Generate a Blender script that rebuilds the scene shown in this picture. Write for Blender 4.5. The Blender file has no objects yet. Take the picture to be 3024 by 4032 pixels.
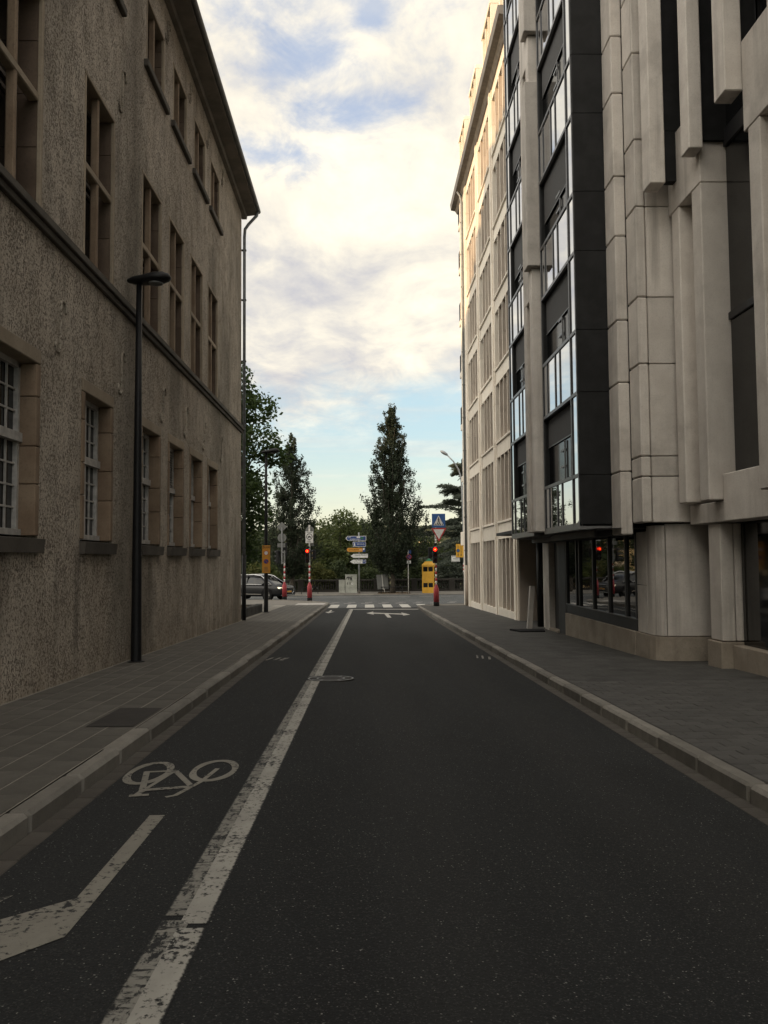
import bpy, math, random
import numpy as np
from mathutils import Vector, Matrix
random.seed(7)
SC = bpy.context.scene
COL = SC.collection
# ------------------------------------------------------------------ camera
PITCH, YAW, ROLL = math.radians(3.2), math.radians(1.24), math.radians(0.45)
fwd = Vector((math.sin(YAW)*math.cos(PITCH), math.cos(YAW)*math.cos(PITCH), math.sin(PITCH)))
rt = Vector((math.cos(YAW), -math.sin(YAW), 0))
up = rt.cross(fwd)
rt, up = rt*math.cos(ROLL) - up*math.sin(ROLL), rt*math.sin(ROLL) + up*math.cos(ROLL)
cd = bpy.data.cameras.new('camera'); cam = bpy.data.objects.new('camera', cd); COL.objects.link(cam)
cam.matrix_world = Matrix(((rt.x, up.x, -fwd.x, 0), (rt.y, up.y, -fwd.y, 0), (rt.z, up.z, -fwd.z, 1.6), (0, 0, 0, 1)))
cd.sensor_fit = 'HORIZONTAL'; cd.sensor_width = 36; cd.lens = 36*3330/3024
cd.clip_start = 0.05; cd.clip_end = 6000
SC.camera = cam
# ------------------------------------------------------------------ sun direction (towards the sun)
SUNV = Vector((-1, -0.80, 0.085)).normalized()
SEL = math.asin(SUNV.z); SAZ = math.atan2(SUNV.x, SUNV.y)      # azimuth from +Y, clockwise positive
# ------------------------------------------------------------------ world
W = bpy.data.worlds.new('World'); SC.world = W; W.use_nodes = True
nt = W.node_tree; nt.nodes.clear()
def N(t, **k):
    n = nt.nodes.new(t)
    for a, b in k.items():
        if a == 'i':
            for q, v in b.items(): n.inputs[q].default_value = v
        else: setattr(n, a, b)
    return n
def L(a, ao, b, bi): nt.links.new(a.outputs[ao], b.inputs[bi])
def MATH(op, a, b=None, c=None, clamp=False):
    n = nt.nodes.new('ShaderNodeMath'); n.operation = op; n.use_clamp = clamp
    for i, v in enumerate((a, b, c)):
        if v is None: continue
        if isinstance(v, (int, float)): n.inputs[i].default_value = v
        else: nt.links.new(v, n.inputs[i])
    return n.outputs[0]
def RAMP(x, lo, hi):
    n = nt.nodes.new('ShaderNodeMapRange'); n.interpolation_type = 'SMOOTHSTEP'
    n.inputs[1].default_value = lo; n.inputs[2].default_value = hi
    nt.links.new(x, n.inputs[0]); return n.outputs[0]
def MIX(f, a, b):
    n = nt.nodes.new('ShaderNodeMix'); n.data_type = 'RGBA'
    for i, v in ((0, f), (6, a), (7, b)):
        if isinstance(v, (int, float)): n.inputs[i].default_value = v
        elif isinstance(v, tuple): n.inputs[i].default_value = (*v, 1)
        else: nt.links.new(v, n.inputs[i])
    return n.outputs[2]
SKYMUL = 1.0
tc = N('ShaderNodeTexCoord'); sep = N('ShaderNodeSeparateXYZ'); L(tc, 'Generated', sep, 0)
sx, sy, sz = sep.outputs
el = MATH('MAXIMUM', sz, 0.0)
den = MATH('ADD', el, 0.16)
cmb = N('ShaderNodeCombineXYZ'); nt.links.new(MATH('DIVIDE', sx, den), cmb.inputs[0]); nt.links.new(MATH('DIVIDE', sy, den), cmb.inputs[1])
def noise(scale, detail, rough, off=(0, 0, 0), sc=(1, 1, 1), dist=0.0):
    m = N('ShaderNodeMapping'); L(cmb, 0, m, 0); m.inputs[1].default_value = off; m.inputs[3].default_value = sc
    n = N('ShaderNodeTexNoise'); L(m, 0, n, 'Vector')
    n.inputs['Scale'].default_value = scale; n.inputs['Detail'].default_value = detail; n.inputs['Roughness'].default_value = rough
    n.inputs['Distortion'].default_value = dist
    return n.outputs[0]
nA = noise(1.15, 6, 0.58, (3.1, 1.7, 0), (1.0, 0.75, 1))
nB = noise(3.2, 5, 0.55, (7.3, 4.2, 0), (1.0, 0.7, 1))
nC = noise(0.8, 3, 0.5, (1.3, 9.1, 0))
nD = noise(9.0, 7, 0.62, (2.3, 0.4, 0), (1.0, 0.8, 1), 0.4)
nE = noise(4.2, 6, 0.6, (5.9, 3.3, 0), (1.0, 0.7, 1), 0.6)
# blue gaps seen between the clouds: soft blobs around their directions, edges broken by noise
def gap(d, r, sq=(1, 1, 1)):
    v = Vector(d).normalized()
    sub = N('ShaderNodeVectorMath', operation='SUBTRACT'); L(tc, 'Generated', sub, 0); sub.inputs[1].default_value = v
    mul = N('ShaderNodeVectorMath', operation='MULTIPLY'); L(sub, 0, mul, 0); mul.inputs[1].default_value = sq
    ln = N('ShaderNodeVectorMath', operation='LENGTH'); L(mul, 0, ln, 0)
    dd = MATH('ADD', MATH('DIVIDE', ln.outputs['Value'], r), MATH('ADD', MATH('MULTIPLY', MATH('SUBTRACT', nD, 0.5), 3.4), MATH('MULTIPLY', MATH('SUBTRACT', nE, 0.5), 2.6)))
    return MATH('SUBTRACT', 1.0, RAMP(dd, -0.1, 1.7))
def pdir(px, py):
    return fwd + rt*((px-1512)/3330) - up*((py-2016)/3330)
gaps = None
for (px, py, r, sq) in ((1270, 215, 0.048, (0.85, 1, 1.5)), (1340, 460, 0.046, (0.75, 1, 1.6)), (1150, 610, 0.042, (0.5, 1, 2.0)), (1450, 60, 0.028, (1, 1, 1.3)), (1290, -500, 0.14, (1, 1, 1.3)), (-900, 300, 0.2, (1, 1, 1.3)), (4200, 100, 0.22, (1, 1, 1.3))):
    g = gap(pdir(px, py), r, sq)
    gaps = g if gaps is None else MATH('MAXIMUM', gaps, g)
elev = RAMP(el, 0.13, 0.32)
cov = MATH('ADD', MATH('MULTIPLY', nA, 0.9), MATH('MULTIPLY', elev, 0.42))
dens = RAMP(MATH('ADD', cov, MATH('MULTIPLY', MATH('SUBTRACT', nD, 0.5), 0.22)), 0.46, 0.78)
dens = MATH('MULTIPLY', dens, MATH('SUBTRACT', 1.0, MATH('MULTIPLY', gaps, 0.74)))
streak = MATH('MULTIPLY', RAMP(noise(1.6, 5, 0.55, (2, 5.5, 0), (0.5, 2.2, 1)), 0.45, 0.72), RAMP(el, 0.02, 0.12))
dens = MATH('MAXIMUM', dens, MATH('MULTIPLY', streak, 0.42))
sky = N('ShaderNodeTexSky', sky_type='NISHITA'); sky.sun_disc = False
sky.sun_elevation = SEL; sky.sun_rotation = SAZ; sky.altitude = 300; sky.dust_density = 0.9; sky.ozone_density = 1.4
skyc = N('ShaderNodeVectorMath', operation='SCALE'); L(sky, 0, skyc, 0); skyc.inputs['Scale'].default_value = 0.15*2.0
# clouds: warm lit tops, lavender-grey shaded parts
lv = MATH('ADD', MATH('ADD', MATH('MULTIPLY', nE, 0.42), MATH('MULTIPLY', nC, 0.5)), MATH('MULTIPLY', nD, 0.22))
ccol = MIX(RAMP(lv, 0.42, 0.60), (0.45, 0.45, 0.485), (0.69, 0.65, 0.575))
ccol = MIX(RAMP(lv, 0.53, 0.78), ccol, (1.08, 0.97, 0.75))
# cloud colour raised towards the low sun, out of view, to brighten the facades
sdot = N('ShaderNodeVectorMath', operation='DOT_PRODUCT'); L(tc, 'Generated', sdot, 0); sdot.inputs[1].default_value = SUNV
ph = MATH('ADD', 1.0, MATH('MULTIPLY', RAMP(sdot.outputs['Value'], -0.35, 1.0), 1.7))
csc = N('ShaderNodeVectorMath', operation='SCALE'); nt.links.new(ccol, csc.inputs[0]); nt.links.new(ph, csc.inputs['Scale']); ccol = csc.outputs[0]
clear = MIX(RAMP(el, 0.02, 0.17), (0.68, 0.69, 0.60), (0.42, 0.565, 0.66))
clear = MIX(RAMP(el, 0.18, 0.45), clear, (0.29, 0.39, 0.62))
base = MIX(0.7, skyc.outputs[0], clear)
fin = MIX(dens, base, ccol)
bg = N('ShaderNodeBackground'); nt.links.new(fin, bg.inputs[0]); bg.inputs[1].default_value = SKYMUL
wo = N('ShaderNodeOutputWorld'); L(bg, 0, wo, 0)
# ------------------------------------------------------------------ sun
sd = bpy.data.lights.new('sun', 'SUN'); sun = bpy.data.objects.new('sun', sd); COL.objects.link(sun)
sd.energy = 3.4; sd.angle = math.radians(0.9); sd.color = (1.0, 0.68, 0.38)
sun.rotation_euler = (-SUNV).to_track_quat('-Z', 'Y').to_euler(); sun.location = (-60, -40, 60)
SC.view_settings.view_transform = 'Standard'; SC.view_settings.look = 'None'
SC.view_settings.exposure = 0.42; SC.view_settings.gamma = 1.0; SC.view_settings.use_curve_mapping = False
SC.render.engine = 'CYCLES'
SC.cycles.max_bounces = 6; SC.cycles.diffuse_bounces = 4; SC.cycles.glossy_bounces = 4
SC.cycles.transparent_max_bounces = 8; SC.cycles.caustics_reflective = False; SC.cycles.caustics_refractive = False
# ------------------------------------------------------------------ materials
MATS = {}
class Mat:
    def __init__(s, name):
        s.m = bpy.data.materials.new(name); s.m.use_nodes = True; s.t = s.m.node_tree
        s.b = s.t.nodes['Principled BSDF']; s.out = s.t.nodes['Material Output']; MATS[name] = s.m; s._c = None
    def n(s, t, **k):
        q = s.t.nodes.new(t)
        for a, b in k.items(): setattr(q, a, b)
        return q
    def co(s, scale=(1, 1, 1), loc=(0, 0, 0)):
        if s._c is None: s._c = s.n('ShaderNodeTexCoord')
        m = s.n('ShaderNodeMapping'); s.t.links.new(s._c.outputs['Object'], m.inputs[0])
        m.inputs[3].default_value = scale; m.inputs[1].default_value = loc; return m.outputs[0]
    def noise(s, scale, detail=3, rough=0.55, sc=(1, 1, 1), loc=(0, 0, 0), dist=0.0):
        q = s.n('ShaderNodeTexNoise'); s.t.links.new(s.co(sc, loc), q.inputs['Vector'])
        q.inputs['Scale'].default_value = scale; q.inputs['Detail'].default_value = detail
        q.inputs['Roughness'].default_value = rough; q.inputs['Distortion'].default_value = dist
        return q.outputs[0]
    def voro(s, scale, sc=(1, 1, 1), feature='F1', out='Distance'):
        q = s.n('ShaderNodeTexVoronoi'); s.t.links.new(s.co(sc), q.inputs['Vector']); q.inputs['Scale'].default_value = scale
        q.feature = feature; return q.outputs[out]
    def ramp(s, x, lo, hi, a=0.0, b=1.0):
        q = s.n('ShaderNodeMapRange'); q.interpolation_type = 'SMOOTHSTEP'
        for i, v in ((1, lo), (2, hi), (3, a), (4, b)): q.inputs[i].default_value = v
        s.t.links.new(x, q.inputs[0]); return q.outputs[0]
    def math(s, op, a, b=None):
        q = s.n('ShaderNodeMath', operation=op)
        for i, v in enumerate((a, b)):
            if v is None: continue
            if isinstance(v, (int, float)): q.inputs[i].default_value = v
            else: s.t.links.new(v, q.inputs[i])
        return q.outputs[0]
    def mix(s, f, a, b):
        q = s.n('ShaderNodeMix', data_type='RGBA')
        for i, v in ((0, f), (6, a), (7, b)):
            if isinstance(v, (int, float)): q.inputs[i].default_value = v
            elif isinstance(v, tuple): q.inputs[i].default_value = (*v, 1)
            else: s.t.links.new(v, q.inputs[i])
        return q.outputs[2]
    def col(s, c):
        if isinstance(c, tuple): s.b.inputs['Base Color'].default_value = (*c, 1)
        else: s.t.links.new(c, s.b.inputs['Base Color'])
        return s
    def set(s, rough=0.8, metal=0.0, spec=None, ior=None):
        s.b.inputs['Roughness'].default_value = rough; s.b.inputs['Metallic'].default_value = metal
        if spec is not None: s.b.inputs['Specular IOR Level'].default_value = spec
        if ior: s.b.inputs['IOR'].default_value = ior
        return s
    def bump(s, h, dist=0.01, strength=1.0):
        q = s.n('ShaderNodeBump'); q.inputs['Strength'].default_value = strength; q.inputs['Distance'].default_value = dist
        s.t.links.new(h, q.inputs['Height']); s.t.links.new(q.outputs[0], s.b.inputs['Normal']); return s
    def objrand(s, lo=0.85, hi=1.1):
        q = s.n('ShaderNodeObjectInfo'); return s.ramp(q.outputs['Random'], 0, 1, lo, hi)
    def mulc(s, c, f):
        q = s.n('ShaderNodeMix', data_type='RGBA', blend_type='MULTIPLY'); q.inputs[0].default_value = 1
        if isinstance(c, tuple): q.inputs[6].default_value = (*c, 1)
        else: s.t.links.new(c, q.inputs[6])
        s.t.links.new(f, q.inputs[7]); return q.outputs[2]
def plain(name, c, rough=0.6, metal=0.0, var=0.12, scale=6.0, spec=None, fine=0.0):
    m = Mat(name); n = m.noise(scale, 4, 0.6)
    d = tuple(x*(1-var) for x in c); e = tuple(min(1, x*(1+var)) for x in c)
    k = m.mix(m.ramp(n, 0.3, 0.7), d, e)
    if fine:
        k = m.mix(m.ramp(m.noise(scale*14, 2, 0.6), 0.58, 0.72, 0, fine), k, tuple(x*0.45 for x in c))
    m.col(k).set(rough, metal, spec)
    return m
# rough-cast render of the old building: pitted, stained, browner near the ground
m = Mat('roughcast')
big = m.noise(0.55, 5, 0.6); mid = m.noise(3.0, 4, 0.6, (1, 1, 0.5))
pit = m.noise(24, 5, 0.74, (1, 1, 0.9), dist=0.15); pit2 = m.noise(44, 3, 0.65, (1, 1, 0.9))
clus = m.ramp(m.noise(2.3, 4, 0.65, (1, 1, 0.8), (4, 4, 4)), 0.3, 0.7, -0.02, 0.03)
c = m.mix(m.ramp(big, 0.3, 0.7), (0.52, 0.455, 0.375), (0.65, 0.58, 0.49))
c = m.mix(m.ramp(mid, 0.35, 0.75, 0, 0.45), c, (0.37, 0.315, 0.25))
sepz = m.n('ShaderNodeSeparateXYZ'); m.t.links.new(m.co(), sepz.inputs[0])
low = m.math('MULTIPLY', m.ramp(sepz.outputs[2], 1.1, -0.7), m.ramp(mid, 0.25, 0.6))
c = m.mix(m.math('MULTIPLY', low, 0.75), c, (0.19, 0.125, 0.07))
run = m.math('MULTIPLY', m.ramp(m.noise(2.6, 4, 0.6, (1, 1, 0.07)), 0.50, 0.72), m.ramp(m.noise(0.7, 3, 0.5, (1, 1, 0.6), (9, 3, 2)), 0.4, 0.62))
c = m.mix(m.math('MULTIPLY', run, 0.7), c, (0.23, 0.205, 0.17))
damp = m.math('MULTIPLY', m.ramp(m.noise(0.35, 3, 0.5, (1, 1.3, 0.5), (5, 2, 1)), 0.48, 0.72), 0.7)
c = m.mix(damp, c, (0.20, 0.18, 0.145))
pm = m.math('MAXIMUM', m.ramp(m.math('ADD', pit, clus), 0.545, 0.615), m.math('MULTIPLY', m.ramp(m.math('ADD', pit2, clus), 0.575, 0.65), 0.8))
pm = m.math('MAXIMUM', pm, m.math('MULTIPLY', m.ramp(m.math('ADD', m.noise(11, 5, 0.75, (1, 1, 0.8), (1, 5, 3)), clus), 0.56, 0.64), 0.7))
c = m.mix(m.math('MULTIPLY', pm, 0.80), c, (0.09, 0.07, 0.053))
m.col(c).set(0.95, spec=0.2)
m.bump(m.math('SUBTRACT', m.math('MULTIPLY', pit2, 0.35), pm), 0.016, 1.0)
def stone(name, a, b, dk, sc=9.0, bump=0.003, rnd=True, lo=0.88, hi=1.08, streak=0.0, patch=0.0):
    m = Mat(name); n1 = m.noise(sc*0.18, 4, 0.6); n2 = m.noise(sc*3, 3, 0.65); n3 = m.noise(sc*16, 2, 0.5)
    c = m.mix(m.ramp(n1, 0.3, 0.7), a, b)
    c = m.mix(m.ramp(n2, 0.5, 0.75, 0, 0.35), c, dk)
    c = m.mix(m.ramp(n3, 0.60, 0.70, 0, 0.55), c, dk)
    if streak:
        rn = m.math('MULTIPLY', m.ramp(m.noise(4.0, 4, 0.62, (1, 1, 0.05)), 0.48, 0.74), m.ramp(m.noise(0.8, 3, 0.5, (1, 1, 0.5), (3, 8, 1)), 0.36, 0.66))
        c = m.mix(m.math('MULTIPLY', rn, streak), c, tuple(x*0.75 for x in dk))
    if patch:
        c = m.mix(m.ramp(m.noise(1.1, 5, 0.65, (1, 1, 1), (2, 7, 0)), 0.50, 0.70, 0, patch), c, tuple(x*0.7 for x in dk))
    if rnd: c = m.mulc(c, m.objrand(lo, hi))
    m.col(c).set(0.85, spec=0.3); m.bump(m.math('ADD', n2, m.math('MULTIPLY', n3, 0.5)), bump, 0.7)
    return m
stone('sandstone', (0.22, 0.155, 0.105), (0.31, 0.235, 0.165), (0.11, 0.08, 0.06))
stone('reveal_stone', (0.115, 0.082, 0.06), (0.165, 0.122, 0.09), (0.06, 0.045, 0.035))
stone('dark_stone', (0.085, 0.075, 0.064), (0.125, 0.112, 0.096), (0.045, 0.04, 0.035))
stone('frame_stone', (0.33, 0.27, 0.20), (0.42, 0.35, 0.265), (0.17, 0.14, 0.10))
stone('concrete', (0.60, 0.555, 0.51), (0.69, 0.645, 0.595), (0.37, 0.34, 0.31), 12, 0.004, True, 0.84, 1.05, 0.8, 0.32)
stone('cream_stone', (0.74, 0.67, 0.58), (0.82, 0.755, 0.665), (0.55, 0.49, 0.42), 6, 0.0015, True, 0.9, 1.05, 0.3)
stone('travertine', (0.46, 0.395, 0.335), (0.56, 0.485, 0.415), (0.33, 0.275, 0.23), 7, 0.002)
stone('plinth_stone', (0.30, 0.255, 0.205), (0.38, 0.33, 0.27), (0.16, 0.135, 0.11), 10, 0.003, True, 0.9, 1.05, 0.5, 0.4)
stone('slab', (0.098, 0.091, 0.079), (0.135, 0.126, 0.110), (0.056, 0.051, 0.045), 14, 0.003, True, 0.88, 1.06, 0, 0.5)
stone('paver', (0.078, 0.075, 0.071), (0.110, 0.106, 0.100), (0.045, 0.043, 0.041), 14, 0.003, True, 0.86, 1.08, 0, 0.6)
stone('mortar', (0.24, 0.222, 0.19), (0.30, 0.278, 0.24), (0.15, 0.14, 0.12), 10, 0.002, False)
stone('paver_joint', (0.038, 0.036, 0.033), (0.055, 0.052, 0.047), (0.025, 0.024, 0.022), 10, 0.002, False)
stone('kerb_granite', (0.20, 0.187, 0.165), (0.26, 0.243, 0.215), (0.10, 0.093, 0.08), 16, 0.004, True, 0.75, 1.12, 0, 0.4)
stone('sett', (0.07, 0.062, 0.053), (0.10, 0.09, 0.078), (0.04, 0.036, 0.032), 16, 0.004)
stone('old_stone', (0.028, 0.026, 0.023), (0.05, 0.046, 0.04), (0.014, 0.013, 0.012), 5, 0.006)
stone('far_pavement', (0.15, 0.138, 0.12), (0.19, 0.176, 0.155), (0.09, 0.083, 0.075), 5, 0.003, False)
# asphalt with aggregate
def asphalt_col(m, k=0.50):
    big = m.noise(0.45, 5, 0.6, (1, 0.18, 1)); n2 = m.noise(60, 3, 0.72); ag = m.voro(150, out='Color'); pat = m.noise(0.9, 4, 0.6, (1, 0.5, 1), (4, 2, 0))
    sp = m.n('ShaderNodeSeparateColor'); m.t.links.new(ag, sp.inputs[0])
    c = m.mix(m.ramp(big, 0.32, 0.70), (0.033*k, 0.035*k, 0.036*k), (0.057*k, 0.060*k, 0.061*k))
    c = m.mix(m.ramp(pat, 0.56, 0.66, 0, 0.35), c, (0.030*k, 0.030*k, 0.030*k))
    tx = m.n('ShaderNodeSeparateXYZ'); m.t.links.new(m.co(), tx.inputs[0])
    wv = m.math('ADD', tx.outputs[0], m.math('MULTIPLY', m.math('SUBTRACT', m.noise(0.12, 2, 0.5, (0, 1, 0)), 0.5), 0.5))
    for xc in (0.35, 1.85):
        c = m.mix(m.ramp(m.math('ABSOLUTE', m.math('SUBTRACT', wv, xc)), 0.10, 0.42, 0.30, 0.0), c, (0.068*k, 0.067*k, 0.065*k))
    c = m.mix(m.ramp(n2, 0.42, 0.72, 0, 0.6), c, (0.018*k, 0.018*k, 0.018*k))
    c = m.mix(m.ramp(sp.outputs[0], 0.84, 0.98, 0, 0.7), c, (0.13*k, 0.129*k, 0.124*k))
    c = m.mix(m.ramp(sp.outputs[1], 0.991, 0.996, 0, 0.8), c, (0.50*k, 0.49*k, 0.46*k))
    return c, n2, sp.outputs[0]
m = Mat('asphalt'); c, n2, ag = asphalt_col(m); m.col(c).set(0.85, spec=0.2)
m.bump(m.math('ADD', n2, m.math('MULTIPLY', ag, 0.5)), 0.006, 0.8)
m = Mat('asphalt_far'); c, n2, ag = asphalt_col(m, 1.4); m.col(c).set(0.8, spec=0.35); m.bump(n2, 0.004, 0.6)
# road paint; mask eats into it
def paint(name, wear, colr=(0.46, 0.435, 0.375), halfw=None, streak=False, edge=0.02, side=1):
    m = Mat(name); ac, n2, ag = asphalt_col(m)
    a = m.noise(26, 4, 0.7, (1, 0.45, 1) if streak else (1, 1, 1)); b = m.noise(2.2, 3, 0.6)
    f = m.math('ADD', a, m.math('MULTIPLY', m.math('SUBTRACT', b, 0.5), 0.55))
    mask = m.ramp(f, wear-0.05, wear+0.06)
    if streak:
        d = m.noise(11, 4, 0.65, (1.0, 2.6, 1)); mask = m.math('MULTIPLY', mask, m.ramp(d, 0.36, 0.5))
    if halfw:
        sp = m.n('ShaderNodeSeparateXYZ'); m.t.links.new(m.co(), sp.inputs[0])
        dx = m.math('ADD', m.math('MULTIPLY', sp.outputs[0], side), m.math('MULTIPLY', m.math('SUBTRACT', m.noise(30, 3, 0.7), 0.5), edge*2.5))
        mask = m.math('MULTIPLY', mask, m.ramp(dx, halfw-edge, halfw-edge+0.012, 1.0, 0.0))
    dirt = m.ramp(m.noise(5, 4, 0.65, (1, 0.5, 1), (3, 1, 0)), 0.3, 0.75, 0.0, 0.5)
    pc = m.mix(dirt, colr, tuple(x*0.55 for x in colr))
    m.col(m.mix(mask, ac, pc)).set(0.75, spec=0.3); m.bump(m.math('ADD', n2, mask), 0.003, 0.6)
paint('paint_new', 0.415, (0.40, 0.385, 0.345), 0.062, False, 0.011, 1)
paint('paint_old', 0.44, (0.27, 0.26, 0.23), 0.062, True, 0.009, -1)
paint('paint_symbol', 0.385, (0.26, 0.245, 0.21))
paint('paint_far', 0.22, (0.52, 0.50, 0.46))
paint('paint_faint', 0.47, (0.34, 0.325, 0.285))
plain('white_paint', (0.62, 0.61, 0.58), 0.55, 0, 0.12, 9, fine=0.15)
plain('white_trim', (0.50, 0.485, 0.46), 0.6, 0, 0.18, 8, fine=0.2)
plain('brown_trim', (0.115, 0.095, 0.078), 0.6, 0, 0.2, 8)
plain('black_metal', (0.008, 0.008, 0.009), 0.5, 0.0, 0.3, 20, 0.3)
plain('trench_lid', (0.022, 0.018, 0.015), 0.8, 0.0, 0.3, 9, fine=0.3)
plain('iron', (0.04, 0.037, 0.034), 0.7, 0.0, 0.4, 20, fine=0.5)
plain('grey_steel', (0.34, 0.35, 0.36), 0.45, 0.55, 0.12, 10)
plain('zinc', (0.13, 0.125, 0.12), 0.6, 0.25, 0.2, 4, fine=0.2)
plain('zinc_pipe', (0.20, 0.215, 0.225), 0.5, 0.4, 0.2, 5)
plain('eave_board', (0.20, 0.175, 0.145), 0.8, 0, 0.2, 2, fine=0.25)
plain('cast_ring', (0.17, 0.17, 0.165), 0.5, 0.3, 0.2, 9)
plain('sign_grey', (0.17, 0.175, 0.17), 0.6, 0.2, 0.12, 5)
plain('alu_frame', (0.20, 0.20, 0.205), 0.42, 0.6, 0.1, 8)
plain('dark_frame', (0.014, 0.014, 0.016), 0.5, 0.0, 0.2, 8)
plain('dark_panel', (0.0125, 0.0128, 0.0135), 0.62, 0.0, 0.35, 3, 0.25, 0.4)
plain('charcoal_panel', (0.035, 0.035, 0.037), 0.6, 0.0, 0.15, 3, 0.3)
plain('blind_fabric', (0.085, 0.085, 0.088), 0.85, 0.0, 0.12, 30)
plain('slate', (0.05, 0.052, 0.056), 0.6, 0.0, 0.3, 8)
plain('roof_tile', (0.13, 0.09, 0.075), 0.8, 0.0, 0.3, 6)
plain('red_paint', (0.36, 0.045, 0.055), 0.5, 0.0, 0.15, 6, fine=0.2)
plain('sign_red', (0.42, 0.03, 0.035), 0.5)
plain('sign_blue', (0.022, 0.095, 0.30), 0.5)
plain('navy', (0.02, 0.055, 0.20), 0.5)
plain('sign_white', (0.66, 0.66, 0.65), 0.5, fine=0.08)
plain('sign_orange', (0.56, 0.25, 0.025), 0.55)
plain('sign_yellow', (0.62, 0.33, 0.03), 0.5, var=0.08)
plain('booth_yellow', (0.60, 0.33, 0.035), 0.45, 0, 0.1, 3, fine=0.12)
plain('booth_green', (0.03, 0.16, 0.075), 0.5)
plain('sign_black', (0.015, 0.015, 0.015), 0.6)
plain('cabinet_grey', (0.40, 0.41, 0.37), 0.7, 0, 0.18, 3, fine=0.25)
plain('soil', (0.085, 0.058, 0.032), 0.95, 0, 0.4, 9, fine=0.4)
plain('cut_stone_white', (0.40, 0.375, 0.35), 0.75, 0, 0.1, 4)
plain('rubber', (0.013, 0.013, 0.014), 0.9, 0, 0.3, 9, 0.15)
plain('chrome', (0.55, 0.55, 0.56), 0.18, 1.0, 0.05)
plain('rim_metal', (0.30, 0.30, 0.31), 0.3, 0.9, 0.05)
plain('bark', (0.052, 0.044, 0.034), 0.95, 0, 0.35, 9, fine=0.4)
plain('facade_yellow', (0.62, 0.50, 0.30), 0.8, 0, 0.06, 0.4)
plain('facade_pale', (0.55, 0.50, 0.42), 0.8, 0, 0.06, 0.4)
plain('hill_green', (0.045, 0.055, 0.035), 0.95, 0, 0.4, 0.06)
plain('earth', (0.09, 0.085, 0.07), 0.95, 0, 0.3, 0.2)
m = Mat('car_paint'); m.col((0.010, 0.011, 0.014)).set(0.38, 0.0, 0.35); m.b.inputs['Coat Weight'].default_value = 0.15; m.b.inputs['Coat Roughness'].default_value = 0.05
def glass(name, c, ior, rough=0.02, wav=0.0):
    m = Mat(name); m.col(c).set(rough, 0.0, 0.5, ior)
    if wav: m.bump(m.noise(1.3, 2, 0.5), wav, 0.25)
glass('glass_dark', (0.006, 0.0065, 0.007), 1.62, 0.02, 0.006)
glass('glass_old', (0.010, 0.010, 0.010), 1.5, 0.06, 0.06)
m = Mat('glass_mirror'); m.col((0.62, 0.64, 0.68)).set(0.015, 1.0); m.bump(m.noise(1.3, 2, 0.5), 0.003, 0.25)
glass('glass_bay_window', (0.005, 0.0055, 0.006), 1.5, 0.05)
glass('tinted_glass', (0.005, 0.0055, 0.006), 1.22, 0.10)
glass('glass_car', (0.008, 0.009, 0.010), 1.6, 0.03)
glass('glass_lens', (0.02, 0.004, 0.004), 1.5, 0.1)
def emit(name, c, s):
    m = Mat(name); m.col((0.02, 0.0, 0.0)); m.b.inputs['Emission Color'].default_value = (*c, 1); m.b.inputs['Emission Strength'].default_value = s
emit('lamp_red', (1.0, 0.010, 0.003), 3.2)
emit('lamp_red_core', (1.0, 0.16, 0.02), 3.5)
emit('headlight_glow', (1.0, 0.86, 0.55), 1.6)
def leaf(name, a, b, tr=0.35):
    m = Mat(name); n = m.noise(0.9, 3, 0.6); n2 = m.noise(9, 2, 0.6)
    c = m.mix(m.ramp(m.math('ADD', m.math('MULTIPLY', n, 0.6), m.math('MULTIPLY', n2, 0.4)), 0.36, 0.64), a, b)
    m.col(c).set(0.65, spec=0.25)
    t = m.n('ShaderNodeBsdfTranslucent'); m.t.links.new(m.mulc(c, m.ramp(n, 0, 1, 1.1, 1.5)), t.inputs[0])
    x = m.n('ShaderNodeMixShader'); x.inputs[0].default_value = tr
    m.t.links.new(m.b.outputs[0], x.inputs[1]); m.t.links.new(t.outputs[0], x.inputs[2]); m.t.links.new(x.outputs[0], m.out.inputs[0])
leaf('leaf_hornbeam', (0.020, 0.028, 0.017), (0.038, 0.050, 0.028), 0.3)
leaf('leaf_maple', (0.034, 0.058, 0.020), (0.075, 0.115, 0.036), 0.42)
leaf('leaf_light', (0.060, 0.085, 0.032), (0.115, 0.135, 0.045), 0.35)
leaf('leaf_mid', (0.040, 0.058, 0.026), (0.080, 0.100, 0.042), 0.35)
leaf('leaf_autumn', (0.070, 0.085, 0.028), (0.125, 0.125, 0.040), 0.35)
leaf('needle', (0.060, 0.074, 0.058), (0.105, 0.122, 0.092), 0.3)
leaf('leaf_dry', (0.11, 0.065, 0.025), (0.17, 0.105, 0.04), 0.2)
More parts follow.
